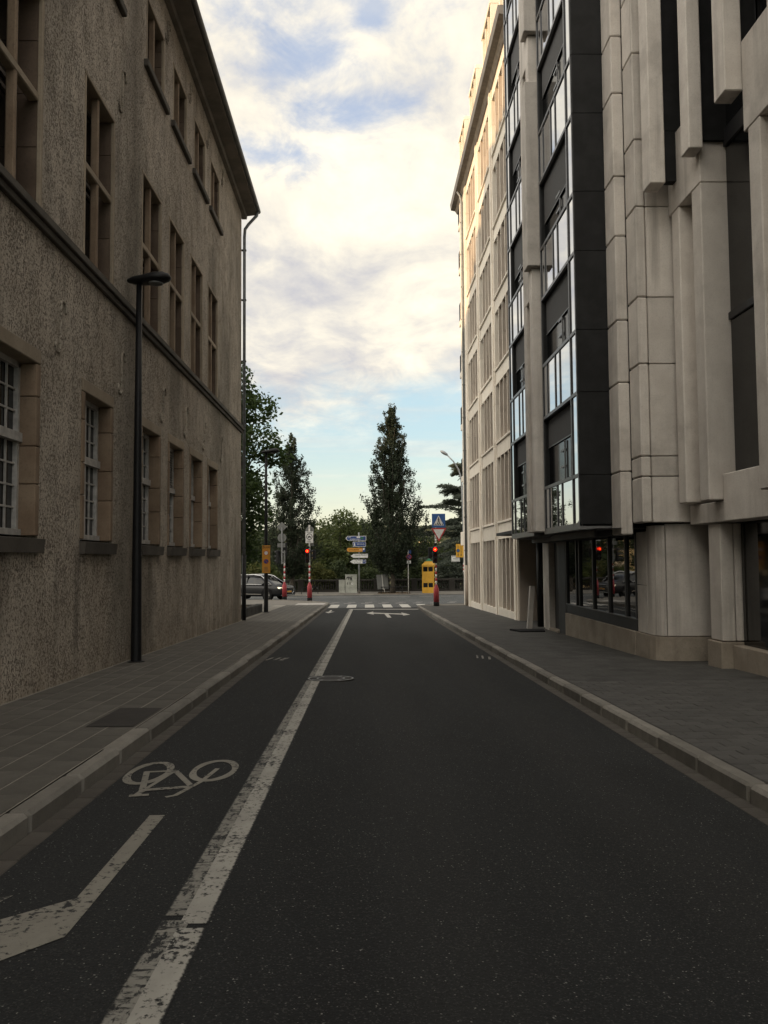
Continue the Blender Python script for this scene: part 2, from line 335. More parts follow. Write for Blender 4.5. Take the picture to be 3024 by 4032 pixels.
# ------------------------------------------------------------------ mesh helpers
class MB:
    def __init__(s): s.v = []; s.f = []
    def add(s, vs, fs):
        o = len(s.v); s.v += [tuple(v) for v in vs]; s.f += [tuple(i+o for i in f) for f in fs]; return s
    def box(s, x0, x1, y0, y1, z0, z1, ch=0.0):
        if ch <= 0:
            return s.add([(x, y, z) for x in (x0, x1) for y in (y0, y1) for z in (z0, z1)],
                         [(0, 1, 3, 2), (4, 6, 7, 5), (0, 4, 5, 1), (2, 3, 7, 6), (0, 2, 6, 4), (1, 5, 7, 3)])
        vs = []; idx = {}
        X, Y, Z = (x0, x1), (y0, y1), (z0, z1)
        for i in (0, 1):
            for j in (0, 1):
                for k in (0, 1):
                    dx, dy, dz = (ch if i == 0 else -ch), (ch if j == 0 else -ch), (ch if k == 0 else -ch)
                    for a, p in enumerate(((X[i], Y[j]+dy, Z[k]+dz), (X[i]+dx, Y[j], Z[k]+dz), (X[i]+dx, Y[j]+dy, Z[k]))):
                        idx[i, j, k, a] = len(vs); vs.append(p)
        fs = []
        for i in (0, 1):
            q = [idx[i, 0, 0, 0], idx[i, 0, 1, 0], idx[i, 1, 1, 0], idx[i, 1, 0, 0]]; fs.append(q if i == 0 else q[::-1])
            q = [idx[0, i, 0, 1], idx[1, i, 0, 1], idx[1, i, 1, 1], idx[0, i, 1, 1]]; fs.append(q if i == 0 else q[::-1])
            q = [idx[0, 0, i, 2], idx[0, 1, i, 2], idx[1, 1, i, 2], idx[1, 0, i, 2]]; fs.append(q if i == 0 else q[::-1])
        for a in (0, 1):
            for b in (0, 1):
                sgn = (a == b)
                q = [idx[a, b, 0, 0], idx[a, b, 1, 0], idx[a, b, 1, 1], idx[a, b, 0, 1]]; fs.append(q[::-1] if sgn else q)
                q = [idx[a, 0, b, 0], idx[a, 1, b, 0], idx[a, 1, b, 2], idx[a, 0, b, 2]]; fs.append(q if sgn else q[::-1])
                q = [idx[0, a, b, 1], idx[1, a, b, 1], idx[1, a, b, 2], idx[0, a, b, 2]]; fs.append(q[::-1] if sgn else q)
                for c in (0, 1):
                    q = [idx[a, b, c, 0], idx[a, b, c, 1], idx[a, b, c, 2]]; fs.append(q if (a+b+c) % 2 == 0 else q[::-1])
        return s.add(vs, fs)
    def cyl(s, p0, p1, r0, r1=None, n=12, caps=True):
        return s.tube([p0, p1], [r0, r0 if r1 is None else r1], n, caps)
    def tube(s, path, r, n=8, caps=True):
        path = [Vector(p) for p in path]; m = len(path); rs = r if isinstance(r, (list, tuple)) else [r]*m
        vs = []; ref = None
        for i, p in enumerate(path):
            t = (path[min(i+1, m-1)]-path[max(i-1, 0)]).normalized()
            if ref is None: ref = Vector((1, 0, 0)) if abs(t.x) < 0.9 else Vector((0, 1, 0))
            u = t.cross(ref).normalized(); w = t.cross(u); ref = w.cross(t) if False else ref
            for k in range(n):
                a = 2*math.pi*k/n; vs.append(p+(u*math.cos(a)+w*math.sin(a))*rs[i])
        fs = [(i*n+k, i*n+(k+1) % n, (i+1)*n+(k+1) % n, (i+1)*n+k) for i in range(m-1) for k in range(n)]
        if caps: fs += [tuple(range(n))[::-1], tuple((m-1)*n+k for k in range(n))]
        return s.add(vs, fs)
    def lathe(s, prof, n=16, c=(0, 0, 0)):
        vs = [(c[0]+r*math.cos(2*math.pi*k/n), c[1]+r*math.sin(2*math.pi*k/n), c[2]+z) for r, z in prof for k in range(n)]
        m = len(prof)
        fs = [(i*n+k, i*n+(k+1) % n, (i+1)*n+(k+1) % n, (i+1)*n+k) for i in range(m-1) for k in range(n)]
        fs += [tuple(range(n))[::-1], tuple((m-1)*n+k for k in range(n))]
        return s.add(vs, fs)
    def prism(s, poly, axis, a, b):
        n = len(poly)
        def P(p, t): return {'x': (t, p[0], p[1]), 'y': (p[0], t, p[1]), 'z': (p[0], p[1], t)}[axis]
        vs = [P(p, a) for p in poly]+[P(p, b) for p in poly]
        fs = [tuple(range(n))[::-1], tuple(range(n, 2*n))]+[(i, (i+1) % n, n+(i+1) % n, n+i) for i in range(n)]
        return s.add(vs, fs)
    def sheet(s, pts): return s.add(pts, [tuple(range(len(pts)))])
    def build(s, name, mat, parent=None, smooth=False, loc=None, rot=None):
        me = bpy.data.meshes.new(name); me.from_pydata(s.v, [], s.f); me.validate(clean_customdata=False)
        me.materials.append(MATS[mat])
        if smooth: me.polygons.foreach_set('use_smooth', [True]*len(me.polygons))
        return link(name, me, parent, loc, rot)
def link(name, me, parent=None, loc=None, rot=None):
    o = bpy.data.objects.new(name, me); COL.objects.link(o)
    if parent is not None: o.parent = parent
    if loc is not None: o.location = loc
    if rot is not None: o.rotation_euler = rot
    return o
def inst(src, name=None, parent=None, loc=None, rot=None, scale=None):
    o = link(name or src.name.split('.')[0], src.data, parent, loc, rot)
    if scale: o.scale = scale
    return o
def tag(o, label=None, cat=None, group=None, kind=None):
    if label: o['label'] = label
    if cat: o['category'] = cat
    if group: o['group'] = group
    if kind: o['kind'] = kind
    return o
def thing(name, loc, label, cat, group=None, rz=0.0):
    o = bpy.data.objects.new(name, None); COL.objects.link(o); o.location = loc; o.rotation_euler = (0, 0, rz); o.empty_display_size = 0.2
    return tag(o, label, cat, group)
def fix_normals(o):
    import bmesh
    bm = bmesh.new(); bm.from_mesh(o.data); bmesh.ops.recalc_face_normals(bm, faces=bm.faces); bm.to_mesh(o.data); bm.free(); return o
def quads_fast(name, V, mat, parent=None, F=4):
    n = len(V)//F; me = bpy.data.meshes.new(name)
    me.vertices.add(n*F); me.vertices.foreach_set('co', np.asarray(V, np.float32).ravel())
    me.loops.add(n*F); me.loops.foreach_set('vertex_index', np.arange(n*F, dtype=np.int32))
    me.polygons.add(n); me.polygons.foreach_set('loop_start', np.arange(0, n*F, F, dtype=np.int32))
    try: me.polygons.foreach_set('loop_total', np.full(n, F, dtype=np.int32))
    except Exception: pass
    me.update(); me.validate(); me.materials.append(MATS[mat]); return link(name, me, parent)
def text(name, s, size, loc, mat, parent, rot=(math.pi/2, 0, 0), align='CENTER', xs=1.0):
    cu = bpy.data.curves.new('t', 'FONT'); cu.body = s; cu.size = size; cu.align_x = align; cu.align_y = 'CENTER'; cu.extrude = 0.003; cu.resolution_u = 2
    to = bpy.data.objects.new('t', cu); COL.objects.link(to); bpy.context.view_layer.update()
    me = bpy.data.meshes.new_from_object(to.evaluated_get(bpy.context.evaluated_depsgraph_get()))
    bpy.data.objects.remove(to); bpy.data.curves.remove(cu)
    me.name = name; me.materials.clear(); me.materials.append(MATS[mat])
    o = link(name, me, parent, loc, rot); o.scale = (xs, 1, 1); return o
# ------------------------------------------------------------------ ground heights
def B(y):
    if y < 45: return -0.0207*y
    if y < 68: return -0.9315-0.0139*(y-45)
    return -1.2512
def kr(y): return 2.92-0.0027*y            # right kerb line
KL = -2.14                                  # left kerb line
def sst(a, b, x):
    t = max(0, min(1, (x-a)/(b-a))); return t*t*(3-2*t)
def R(x, y): return B(y)-0.04*max(0, min(3.5, x+0.6))*(1-sst(36, 45, y))-0.01*sst(36, 45, y)
# ================================================================== SETTING
# terrain down to the horizon
g = MB()
xs = [-2500, -900, -400, -200, -100, -50, 0, 50, 100, 200, 400, 900, 2500]
ys = [-600, -200, -60, 0, 20, 45, 60, 76.5, 80, 95, 130, 180, 240, 320, 420, 560, 800, 1300, 2600]
def tz(x, y):
    if y < 76: return B(max(y, -10))-0.45
    if y <= 77: return -2.0
    d = [(80, -4), (95, -14), (130, -26), (180, -28), (240, -24), (320, -10), (420, 5), (560, 13), (800, 22), (1300, 24), (2600, 20)]
    for (a, za), (b, zb) in zip(d, d[1:]):
        if a <= y <= b: z = za+(zb-za)*(y-a)/(b-a); break
    return z+3.0*math.sin(x*0.013+y*0.01)*sst(200, 500, y)
for y in ys:
    for x in xs: g.v.append((x, y, tz(x, y)))
n = len(xs)
for j in range(len(ys)-1):
    for i in range(n-1): g.f.append((j*n+i, j*n+i+1, (j+1)*n+i+1, (j+1)*n+i))
tag(g.build('ground', 'hill_green'), kind='structure')
# road of the street
rd = MB(); st = [-12+2*i for i in range(29)]            # -12 .. 44
cols = lambda y: [KL, -1.4, -0.6, 0.3, 1.2, 2.1, kr(y)]
for y in st+[45.0]:
    for x in cols(y): rd.v.append((x, y, R(x, y)))
for j in range(len(st)):
    for i in range(6): rd.f.append((j*7+i, j*7+i+1, (j+1)*7+i+1, (j+1)*7+i))
road = tag(rd.build('road', 'asphalt'), kind='structure')
cs = MB(); cx = [-160, -60, -30, -15, -8, -4, KL, -1.4, -0.6, 0.3, 1.2, 2.1, kr(45), 5, 8, 15, 30, 60, 160]; cy = [45.0, 47, 50, 53, 56, 60, 64, 68.0]
for y in cy:
    for x in cx: cs.v.append((x, y, R(x, y)))
for j in range(len(cy)-1):
    for i in range(len(cx)-1): cs.f.append((j*19+i, j*19+i+1, (j+1)*19+i+1, (j+1)*19+i))
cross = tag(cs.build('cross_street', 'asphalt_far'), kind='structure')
def flat(name, pts, mat, parent, dz=0.005):            # painted patch lying on the road, cut finely along y
    b = MB(); b.sheet([(x, y, R(x, y)+dz) for x, y in pts]); return b.build(name, mat, parent)
# ---- left pavement
LP = 0.13
def PL(y): return B(y)+LP-0.06*sst(45, 52, y)
lp = MB()
def strip(b, xf0, xf1, yy, zf):
    o = len(b.v)
    for y in yy: b.v += [(xf0(y), y, zf(y)), (xf1(y), y, zf(y))]
    b.f += [(o+2*i, o+2*i+1, o+2*i+3, o+2*i+2) for i in range(len(yy)-1)]
yy = [-12+2*i for i in range(29)]+[46]
strip(lp, lambda y: -4.9, lambda y: KL-0.16, yy, lambda y: PL(y)-0.004)
lpav = tag(lp.build('pavement_left', 'mortar'), kind='structure')
# corner of the left pavement beyond the building
cp = MB(); out = [(KL-0.16, 45.9), (KL-0.16, 49.6), (-2.7, 51.2), (-3.6, 52.6), (-5.6, 55.4), (-9, 57.2), (-20, 59), (-60, 60), (-60, 44), (-20, 36), (-4.9, 30), (-4.9, 45.9)]
top = [(x, y, B(y)+0.07) for x, y in out]
cp.add(top+[(x, y, z-0.3) for x, y, z in top], [tuple(range(12))]+[(i, i+12, (i+1) % 12+12, (i+1) % 12) for i in range(12)])
tag(fix_normals(cp.build('pavement_corner', 'far_pavement')), kind='structure')
# paving slabs, 7 rows lengthwise, joints lighter than the stone
SLW = 0.285; slabs = []
for r in range(7):
    x0 = KL-0.165-SLW*(r+1); y = 3.6+0.19*((r*5) % 7)/3
    while y < 45.5:
        ln = 0.57+0.05*math.sin(r*3.1+y*1.7)
        slabs.append((x0, y, ln)); y += ln
proto = {}
def slab_mesh(w, l, h, mat, ch=0.004):
    k = (round(w, 3), round(l, 2), mat)
    if k not in proto:
        gx, gy = (0.007, 0.0025) if mat == 'slab' else (0.004, 0.004); b = MB().box(gx, w-gx, gy, round(l, 2)-gy, -h, 0, ch); me = bpy.data.meshes.new('slab'); me.from_pydata(b.v, [], b.f); me.materials.append(MATS[mat]); proto[k] = me
    return proto[k]
slabs.sort(key=lambda s: s[1])
SLOPE = -math.atan(0.0207)
rest = MB()
for i, (x, y, l) in enumerate(slabs):
    if i < 295:
        link('paving_slab', slab_mesh(SLW, l, 0.05, 'slab'), lpav, (x, y, PL(y)+random.uniform(-0.0015, 0.0015)), (SLOPE, 0, 0))
    else:
        z0, z1 = PL(y), PL(y+l); a, b_ = x+0.007, x+SLW-0.007; c, d = y+0.0025, y+l-0.0025
        rest.add([(a, c, z0), (b_, c, z0), (b_, d, z1), (a, d, z1), (a, c, z0-0.03), (b_, c, z0-0.03)], [(0, 1, 2, 3), (4, 5, 1, 0)])
tag(rest.build('paving_slabs_far', 'slab', lpav), kind='stuff')
pt = MB().sheet([(-2.81, 8.6, PL(8.6)+0.005), (-2.33, 8.58, PL(8.58)+0.005), (-2.33, 9.78, PL(9.78)+0.005), (-2.81, 9.82, PL(9.82)+0.005)])
pt.build('cover_plate', 'trench_lid', lpav)
pt = MB()
for i in range(4):
    for j in range(8):
        x, y = -3.95+i*0.4, 46.0+j*0.42
        pt.box(x, x+0.385, y, y+0.405, B(y)+0.05, B(y)+0.078)
pt.build('tactile_slabs', 'cut_stone_white', lpav)
# kerb stones and gutter setts, left
kl = tag(MB().box(KL-0.15, KL-0.01, -12, 3.5, B(3.5)-0.3, B(3.5)+0.10).build('kerb_left', 'kerb_granite'), kind='structure')
kme = []
for v in range(4):
    b = MB().box(0, 0.165, 0.006, 0.994, -0.30, 0, 0.020+0.005*v); me = bpy.data.meshes.new('kerb_stone'); me.from_pydata(b.v, [], b.f); me.materials.append(MATS['kerb_granite']); kme.append(me)
y = 3.5; i = 0
while y < 49:
    o = link('kerb_stone', kme[i % 4], kl, (KL-0.165+random.uniform(-.003, .003), y, PL(y)+0.004), (SLOPE if y < 45 else -0.012, 0, random.uniform(-.002, .002))); y += 1.0; i += 1
b = MB(); pts = [(KL-0.16, 49.5), (-2.7, 51.2), (-3.6, 52.6), (-5.6, 55.4), (-9, 57.2), (-20, 59), (-60, 60)]
for (x0, y0), (x1, y1) in zip(pts, pts[1:]):
    m_ = max(1, int(math.hypot(x1-x0, y1-y0)/1.2))
    for k in range(min(m_, 9)):
        t0, t1 = k/m_, (k+1)/m_; d = Vector((x1-x0, y1-y0)).normalized(); nn = Vector((-d.y, d.x))*-0.16
        p, q = (x0+(x1-x0)*t0, y0+(y1-y0)*t0), (x0+(x1-x0)*t1, y0+(y1-y0)*t1)
        z = B(p[1])+0.085
        MB().prism([p, (q[0]-d.x*.01, q[1]-d.y*.01), (q[0]-d.x*.01+nn.x, q[1]-d.y*.01+nn.y), (p[0]+nn.x, p[1]+nn.y)], 'z', z-0.25, z).build('kerb_stone', 'kerb_granite', kl)
sme = []
for v in range(3):
    b = MB().box(0, 0.145, 0.004, 0.27, -0.08, 0, 0.006); me = bpy.data.meshes.new('gutter_sett'); me.from_pydata(b.v, [], b.f); me.materials.append(MATS['sett']); sme.append(me)
y = 3.6
while y < 44.5:
    link('gutter_sett', sme[random.randrange(3)], road, (KL+0.002, y, R(KL, y)+0.007+random.uniform(-.002, .002)), (SLOPE, 0, 0)); y += 0.274
# ---- right pavement
def PR(y): return B(y)+0.03*sst(42, 47, y)
rp = MB()
yy = [-12+2*i for i in range(29)]+[45, 46.2]
strip(rp, lambda y: kr(y)+0.15, lambda y: 9.0, yy, lambda y: PR(y)-0.006)
rpav = tag(rp.build('pavement_right', 'paver_joint'), kind='structure')
cp = MB(); out = [(kr(45)+0.15, 45.9), (3.35, 46.7), (4.2, 47.4), (6, 48.3), (60, 50), (60, 45.9)]
top = [(x, y, B(y)+0.03) for x, y in out]
cp.add(top+[(x, y, z-0.3) for x, y, z in top], [tuple(range(6))]+[(i, i+6, (i+1) % 6+6, (i+1) % 6) for i in range(6)])
tag(fix_normals(cp.build('pavement_corner_right', 'far_pavement')), kind='structure')
pv = []
y = 4.6; r = 0
while y < 45.6:
    x = kr(y)+0.165-(0.14 if r % 2 else 0.0)
    while x < (6.7 if y < 15.4 else 5.42):
        a = max(x, kr(y)+0.165); pv.append((a, y, min(x+0.28, 6.9)-a)); x += 0.28
    y += 0.185; r += 1
vis = [p for p in pv if p[0] < 0.5*p[1]+0.35]
near = set(id(p) for p in sorted(vis, key=lambda p: p[1])[:295])
rest = MB()
for p in pv:
    x, y, w = p
    if w < 0.03: continue
    if id(p) in near: link('paver', slab_mesh(round(w, 2), 0.18, 0.05, 'paver', 0.004), rpav, (x, y, PR(y)+random.uniform(-.0025, .0025)), (SLOPE, 0, 0))
    else:
        z0, z1 = PR(y), PR(y+0.18)
        rest.add([(x+.004, y+.004, z0), (x+w-.004, y+.004, z0), (x+w-.004, y+.176, z1), (x+.004, y+.176, z1)], [(0, 1, 2, 3)])
tag(rest.build('pavers_far', 'paver', rpav), kind='stuff')
krt = tag(MB().box(kr(0), kr(0)+0.14, -12, 3.5, B(3.5)-0.4, B(3.5)-0.02).build('kerb_right', 'kerb_granite'), kind='structure')
y = 3.5; i = 0
while y < 46:
    link('kerb_stone', kme[(i*3) % 4], krt, (kr(y)+random.uniform(-.003, .003), y, PR(y)+0.004), (SLOPE if y < 45 else -0.012, 0, 0.0027)); y += 1.0; i += 1
pts = [(kr(46), 46.0), (3.35, 46.7), (4.2, 47.4), (6, 48.3), (14, 48.7), (30, 49.2)]
for (x0, y0), (x1, y1) in zip(pts, pts[1:]):
    m_ = max(1, int(math.hypot(x1-x0, y1-y0)/1.1)); d = Vector((x1-x0, y1-y0)).normalized(); nn = Vector((-d.y, d.x))*-0.16
    for k in range(m_):
        p = (x0+(x1-x0)*k/m_, y0+(y1-y0)*k/m_); q = (x0+(x1-x0)*(k+1)/m_-d.x*.01, y0+(y1-y0)*(k+1)/m_-d.y*.01); z = B(p[1])+0.045
        fix_normals(MB().prism([p, q, (q[0]+nn.x, q[1]+nn.y), (p[0]+nn.x, p[1]+nn.y)], 'z', z-0.25, z).build('kerb_stone', 'kerb_granite', krt))
y = 3.6
while y < 44.5:
    link('gutter_sett', sme[random.randrange(3)], road, (kr(y)-0.147, y, R(kr(y)-0.07, y)+0.007+random.uniform(-.002, .002)), (SLOPE, 0, 0.0027)); y += 0.274
# ---- far pavement of the cross street
FZ = -1.205
fp = MB().box(-160, 160, 68.16, 76.2, FZ-0.3, FZ)
fpav = tag(fp.build('pavement_far', 'far_pavement'), kind='structure')
kf = tag(MB().box(-160, -21, 68.0, 68.15, FZ-0.3, FZ+0.002).build('kerb_far', 'kerb_granite'), kind='structure')
MB().box(21, 160, 68.0, 68.15, FZ-0.3, FZ+0.002).build('kerb_run', 'kerb_granite', kf)
kfm = MB().box(0, 1.19, 0, 0.155, -0.3, 0.003, 0.01); me = bpy.data.meshes.new('k'); me.from_pydata(kfm.v, [], kfm.f); me.materials.append(MATS['kerb_granite'])
for i in range(35): link('kerb_stone', me, kf, (-21+1.2*i, 68.0, FZ))
# ---- markings
def para(name, x0, x1, y0, y1, mat, parent=None, dz=0.005): return flat(name, [(x0, y0), (x1, y0), (x1, y1), (x0, y1)], mat, parent or road, dz)
# worn double lane line
LA = math.atan2(-0.10, 39.0)
for nm, xo, mt, ya, yb in (('lane_line', -0.047, 'paint_old', 1.0, 4.08), ('lane_line', -0.047, 'paint_old', 4.14, 13.3), ('lane_line', -0.047, 'paint_old', 13.6, 42.4),
                           ('lane_line', 0.045, 'paint_new', 1.0, 3.99), ('lane_line', 0.045, 'paint_new', 4.04, 13.2), ('lane_line', 0.045, 'paint_new', 13.9, 42.4)):
    b = MB(); k = int(yb-ya)+1; w = 0.066
    for i in range(k+1):
        y = ya+(yb-ya)*i/k; b.v += [(-w, y, 0), (w, y, 0)]
    b.f = [(2*i, 2*i+1, 2*i+3, 2*i+2) for i in range(k)]
    o = b.build(nm, mt, road); o.rotation_euler = (SLOPE, 0, LA); o.location = (-0.865+xo, 0, 0.0045 if mt == 'paint_old' else 0.0048)
# bicycle symbol traced flat on the road: quads along strokes
def stroke(b, pts, w, closed=False, ws=None):
    n = len(pts); o = len(b.v)
    for i, p in enumerate(pts):
        a = Vector(pts[(i-1) % n] if (closed or i > 0) else p); c = Vector(pts[(i+1) % n] if (closed or i < n-1) else p)
        d = (c-a).normalized(); nn = Vector((-d.y, d.x))*((ws[i] if ws else w)/2)
        for s_ in (1, -1):
            x, y = p[0]+nn.x*s_, p[1]+nn.y*s_; b.v.append((x, y, R(x, y)+0.005+0.0002*(len(b.v) % 5)))
    m_ = n if closed else n-1
    b.f += [(o+2*i, o+2*i+1, o+2*((i+1) % n)+1, o+2*((i+1) % n)) for i in range(m_)]
def ell(cx_, cy_, rx, ry, n=28): return [(cx_+rx*math.cos(2*math.pi*k/n), cy_+ry*math.sin(2*math.pi*k/n)) for k in range(n)]
bk = MB()
stroke(bk, ell(-1.80, 7.13, 0.155, 0.37), 0.045, True, [0.045+0.035*abs(math.sin(2*math.pi*k/28))for k in range(28)])
stroke(bk, ell(-1.275, 7.19, 0.165, 0.36), 0.045, True, [0.045+0.035*abs(math.sin(2*math.pi*k/28))for k in range(28)])
for s_, w in (([(-1.845, 7.15), (-1.58, 7.19)], 0.05), ([(-1.83, 7.17), (-1.70, 6.52)], 0.05), ([(-1.60, 7.19), (-1.69, 6.58)], 0.035), ([(-1.60, 7.19), (-1.37, 6.68)], 0.05), ([(-1.69, 6.55), (-1.37, 6.64)], 0.07),
              ([(-1.26, 7.25), (-1.31, 6.80), (-1.375, 6.55), (-1.42, 6.38), (-1.48, 6.335)], 0.04), ([(-1.70, 6.52), (-1.71, 6.42)], 0.05), ([(-1.76, 6.385), (-1.62, 6.41)], 0.06)):
    stroke(bk, s_, w)
bk.build('bicycle_symbol', 'paint_symbol', road)
ar = MB()
for q in ([(-1.475, 5.86), (-1.372, 5.86), (-1.36, 4.27), (-1.465, 4.38)], [(-1.465, 4.38), (-1.36, 4.27), (-1.36, 3.92), (-1.57, 3.66), (-1.78, 4.08), (-1.58, 4.27)], [(-1.80, 4.43), (-1.87, 4.22), (-1.99, 4.10), (-2.0, 4.2), (-1.86, 4.40)]):
    ar.sheet([(x, y, R(x, y)+0.005) for x, y in q])
ar.build('lane_arrow', 'paint_symbol', road)
for (x, y, w, l) in ((-2.12, 16.6, 0.05, .5), (-1.98, 16.6, 0.05, .5), (-1.83, 16.6, 0.06, .5), (-1.71, 16.55, 0.09, .5), (2.30, 17.8, 0.04, .7), (2.40, 17.7, 0.04, .7), (2.52, 17.6, .05, .6)):
    flat('drain_mark', [(x, y), (x+w, y), (x+w+0.08, y+l), (x+0.08, y+l)], 'paint_faint', road, 0.006)
para('stop_line', -0.86, kr(42)-0.2, 42.3, 42.75, 'paint_far')
ta = MB()
for q in ([(0.0, 38.1), (0.32, 39.9), (0.32, 38.8), (1.62, 38.5), (1.62, 39.5), (1.95, 37.9), (1.60, 36.9), (1.60, 37.7), (0.98, 37.9), (1.02, 34.6), (0.86, 34.6), (0.80, 37.9), (0.32, 37.9), (0.32, 36.9)],):
    ta.v += [(x, y, R(x, y)+0.006) for x, y in q]
    ta.f += [(0, 1, 13), (1, 2, 12, 13), (2, 3, 8, 11, 12), (3, 4, 6, 7, 8), (4, 5, 6), (8, 9, 10, 11)]
ta.build('turn_arrow', 'paint_far', road)
ta = MB()
for q in ([(-1.92, 39.4), (-1.70, 38.0), (-1.47, 39.7)], [(-1.76, 39.2), (-1.66, 39.3), (-1.66, 41.5), (-1.76, 41.5)]): ta.sheet([(x, y, R(x, y)+0.006) for x, y in q])
ta.build('lane_arrow', 'paint_far', road)
for i in range(7):
    x = -2.02+0.972*i; para('zebra_stripe', x, x+0.5, 44.6+(1.9 if i > 4 else 0), 48.8, 'paint_far', cross, 0.007)
for i in range(16):
    x = -6.5+1.03*i
    para('lane_dash', x, x+0.45, 50.6-0.02*i, 50.85-0.02*i, 'paint_far', cross, 0.007); para('lane_dash', x+0.25, x+0.68, 52.3-0.05*i, 52.55-0.05*i, 'paint_far', cross, 0.007)
para('lane_line', -9, 3.3, 63.6, 63.85, 'paint_far', cross, 0.007)
for i in range(5): para('lane_dash', 4.0+1.6*i, 4.9+1.6*i, 63.4, 63.65, 'paint_far', cross, 0.007)
# manhole cover set in the asphalt, rings and ribs
mh = thing('manhole_cover', (-0.57, 13.52, R(-0.57, 13.52)+0.006), 'round cast iron manhole cover crossing the double white lane line', 'manhole cover')
mh.rotation_euler = (SLOPE, 0, 0)
MB().lathe([(0.37, -0.05), (0.37, 0.0)], 40).build('plate', 'trench_lid', mh)
def ring(r0, r1, z, n=40):
    b = MB()
    for k in range(n):
        a = 2*math.pi*k/n; b.v += [(r0*math.cos(a), r0*math.sin(a), z), (r1*math.cos(a), r1*math.sin(a), z)]
    b.f = [(2*k, 2*k+1, (2*k+3) % (2*n), (2*k+2) % (2*n)) for k in range(n)]; return b
ring(0.335, 0.36, 0.004).build('rim', 'cast_ring', mh); ring(0.20, 0.225, 0.004).build('ring', 'cast_ring', mh)
for k in range(12):
    a = 2*math.pi*k/12; b = MB().box(0.235, 0.325, -0.012, 0.012, 0, 0.005); b.build('rib', 'cast_ring' if k % 3 else 'iron', mh, rot=(0, 0, a))
# ================================================================== OLD BUILDING ON THE LEFT
XW = -4.34
LB = thing('old_building', (XW, 29.5, B(29.5)), 'brown roughcast old building with stone-framed windows and hipped roof', 'building')
LBI = Matrix.Translation(-LB.location)
class PB(MB):                                   # world coordinates, stored local to the parent's origin
    def at(s, name, mat, parent, smooth=False, root=None):
        o = root or parent
        while o.parent is not None: o = o.parent
        d = o.location
        s.v = [(x-d.x, y-d.y, z-d.z) for x, y, z in s.v]
        return s.build(name, mat, parent, smooth)
def wall_x(x, y0, y1, z0f, z1, ops, depth, sign):   # wall in plane x with openings (ya,yb,za,zb); reveals go 'depth' towards -sign
    b = PB(); ys_ = sorted(set([y0, y1]+[o[0] for o in ops]+[o[1] for o in ops]+[y for y in (0, 10, 20) if y0 < y < y1]))
    zs = sorted(set([-1.2, z1]+[o[2] for o in ops]+[o[3] for o in ops]))
    for a, c in zip(ys_, ys_[1:]):
        for d, e in zip(zs, zs[1:]):
            ym, zm = (a+c)/2, (d+e)/2
            if any(o[0] < ym < o[1] and o[2] < zm < o[3] for o in ops): continue
            q = [(x, a, d), (x, c, d), (x, c, e), (x, a, e)]
            b.add(q if sign > 0 else q[::-1], [(0, 1, 2, 3)])
    xb = x-sign*depth
    for (a, c, d, e) in ops:
        for q in ([(x, a, d), (x, a, e), (xb, a, e), (xb, a, d)], [(x, c, e), (x, c, d), (xb, c, d), (xb, c, e)], [(x, a, e), (x, c, e), (xb, c, e), (xb, a, e)], [(x, c, d), (x, a, d), (xb, a, d), (xb, c, d)]):
            b.add(q if sign < 0 else q[::-1], [(0, 1, 2, 3)])
    return b
GW = [9.67-3.3*1.02, 9.67, 12.93, 16.30, 18.58, 20.88, 23.20]          # starts of the ground floor windows (1.6 wide)
GW = [-0.6, 2.9, 6.3]+GW[1:]
ops = []
for y in GW: ops += [(y, y+1.6, 1.80, 4.42), (y-0.02, y+1.56, 6.28, 9.30)]
UW = [3.3, 6.7, 9.95, 13.15, 16.52, 18.86, 21.22, 23.50]
for y in UW: ops.append((y, y+1.50, 11.58, 13.02))
w = wall_x(XW, -14, 29.5, None, 14.0, ops, 0.52, 1)
w.add([(XW, 29.5, -1.2), (-17.6, 29.5, -1.2), (-17.6, 29.5, 14.0), (XW, 29.5, 14.0)], [(0, 1, 2, 3)])      # gable end
w.add([(XW, -14, -1.2), (-17.6, -14, -1.2), (-17.6, -14, 14.0), (XW, -14, 14.0)], [(3, 2, 1, 0)])
w.add([(-17.6, -14, -1.2), (-17.6, 29.5, -1.2), (-17.6, 29.5, 14.0), (-17.6, -14, 14.0)], [(3, 2, 1, 0)])
w.at('wall', 'roughcast', LB)
PB().box(-5.2, XW-0.53, -13.9, 29.4, -1.2, 13.95).at('inner_wall', 'dark_panel', LB)
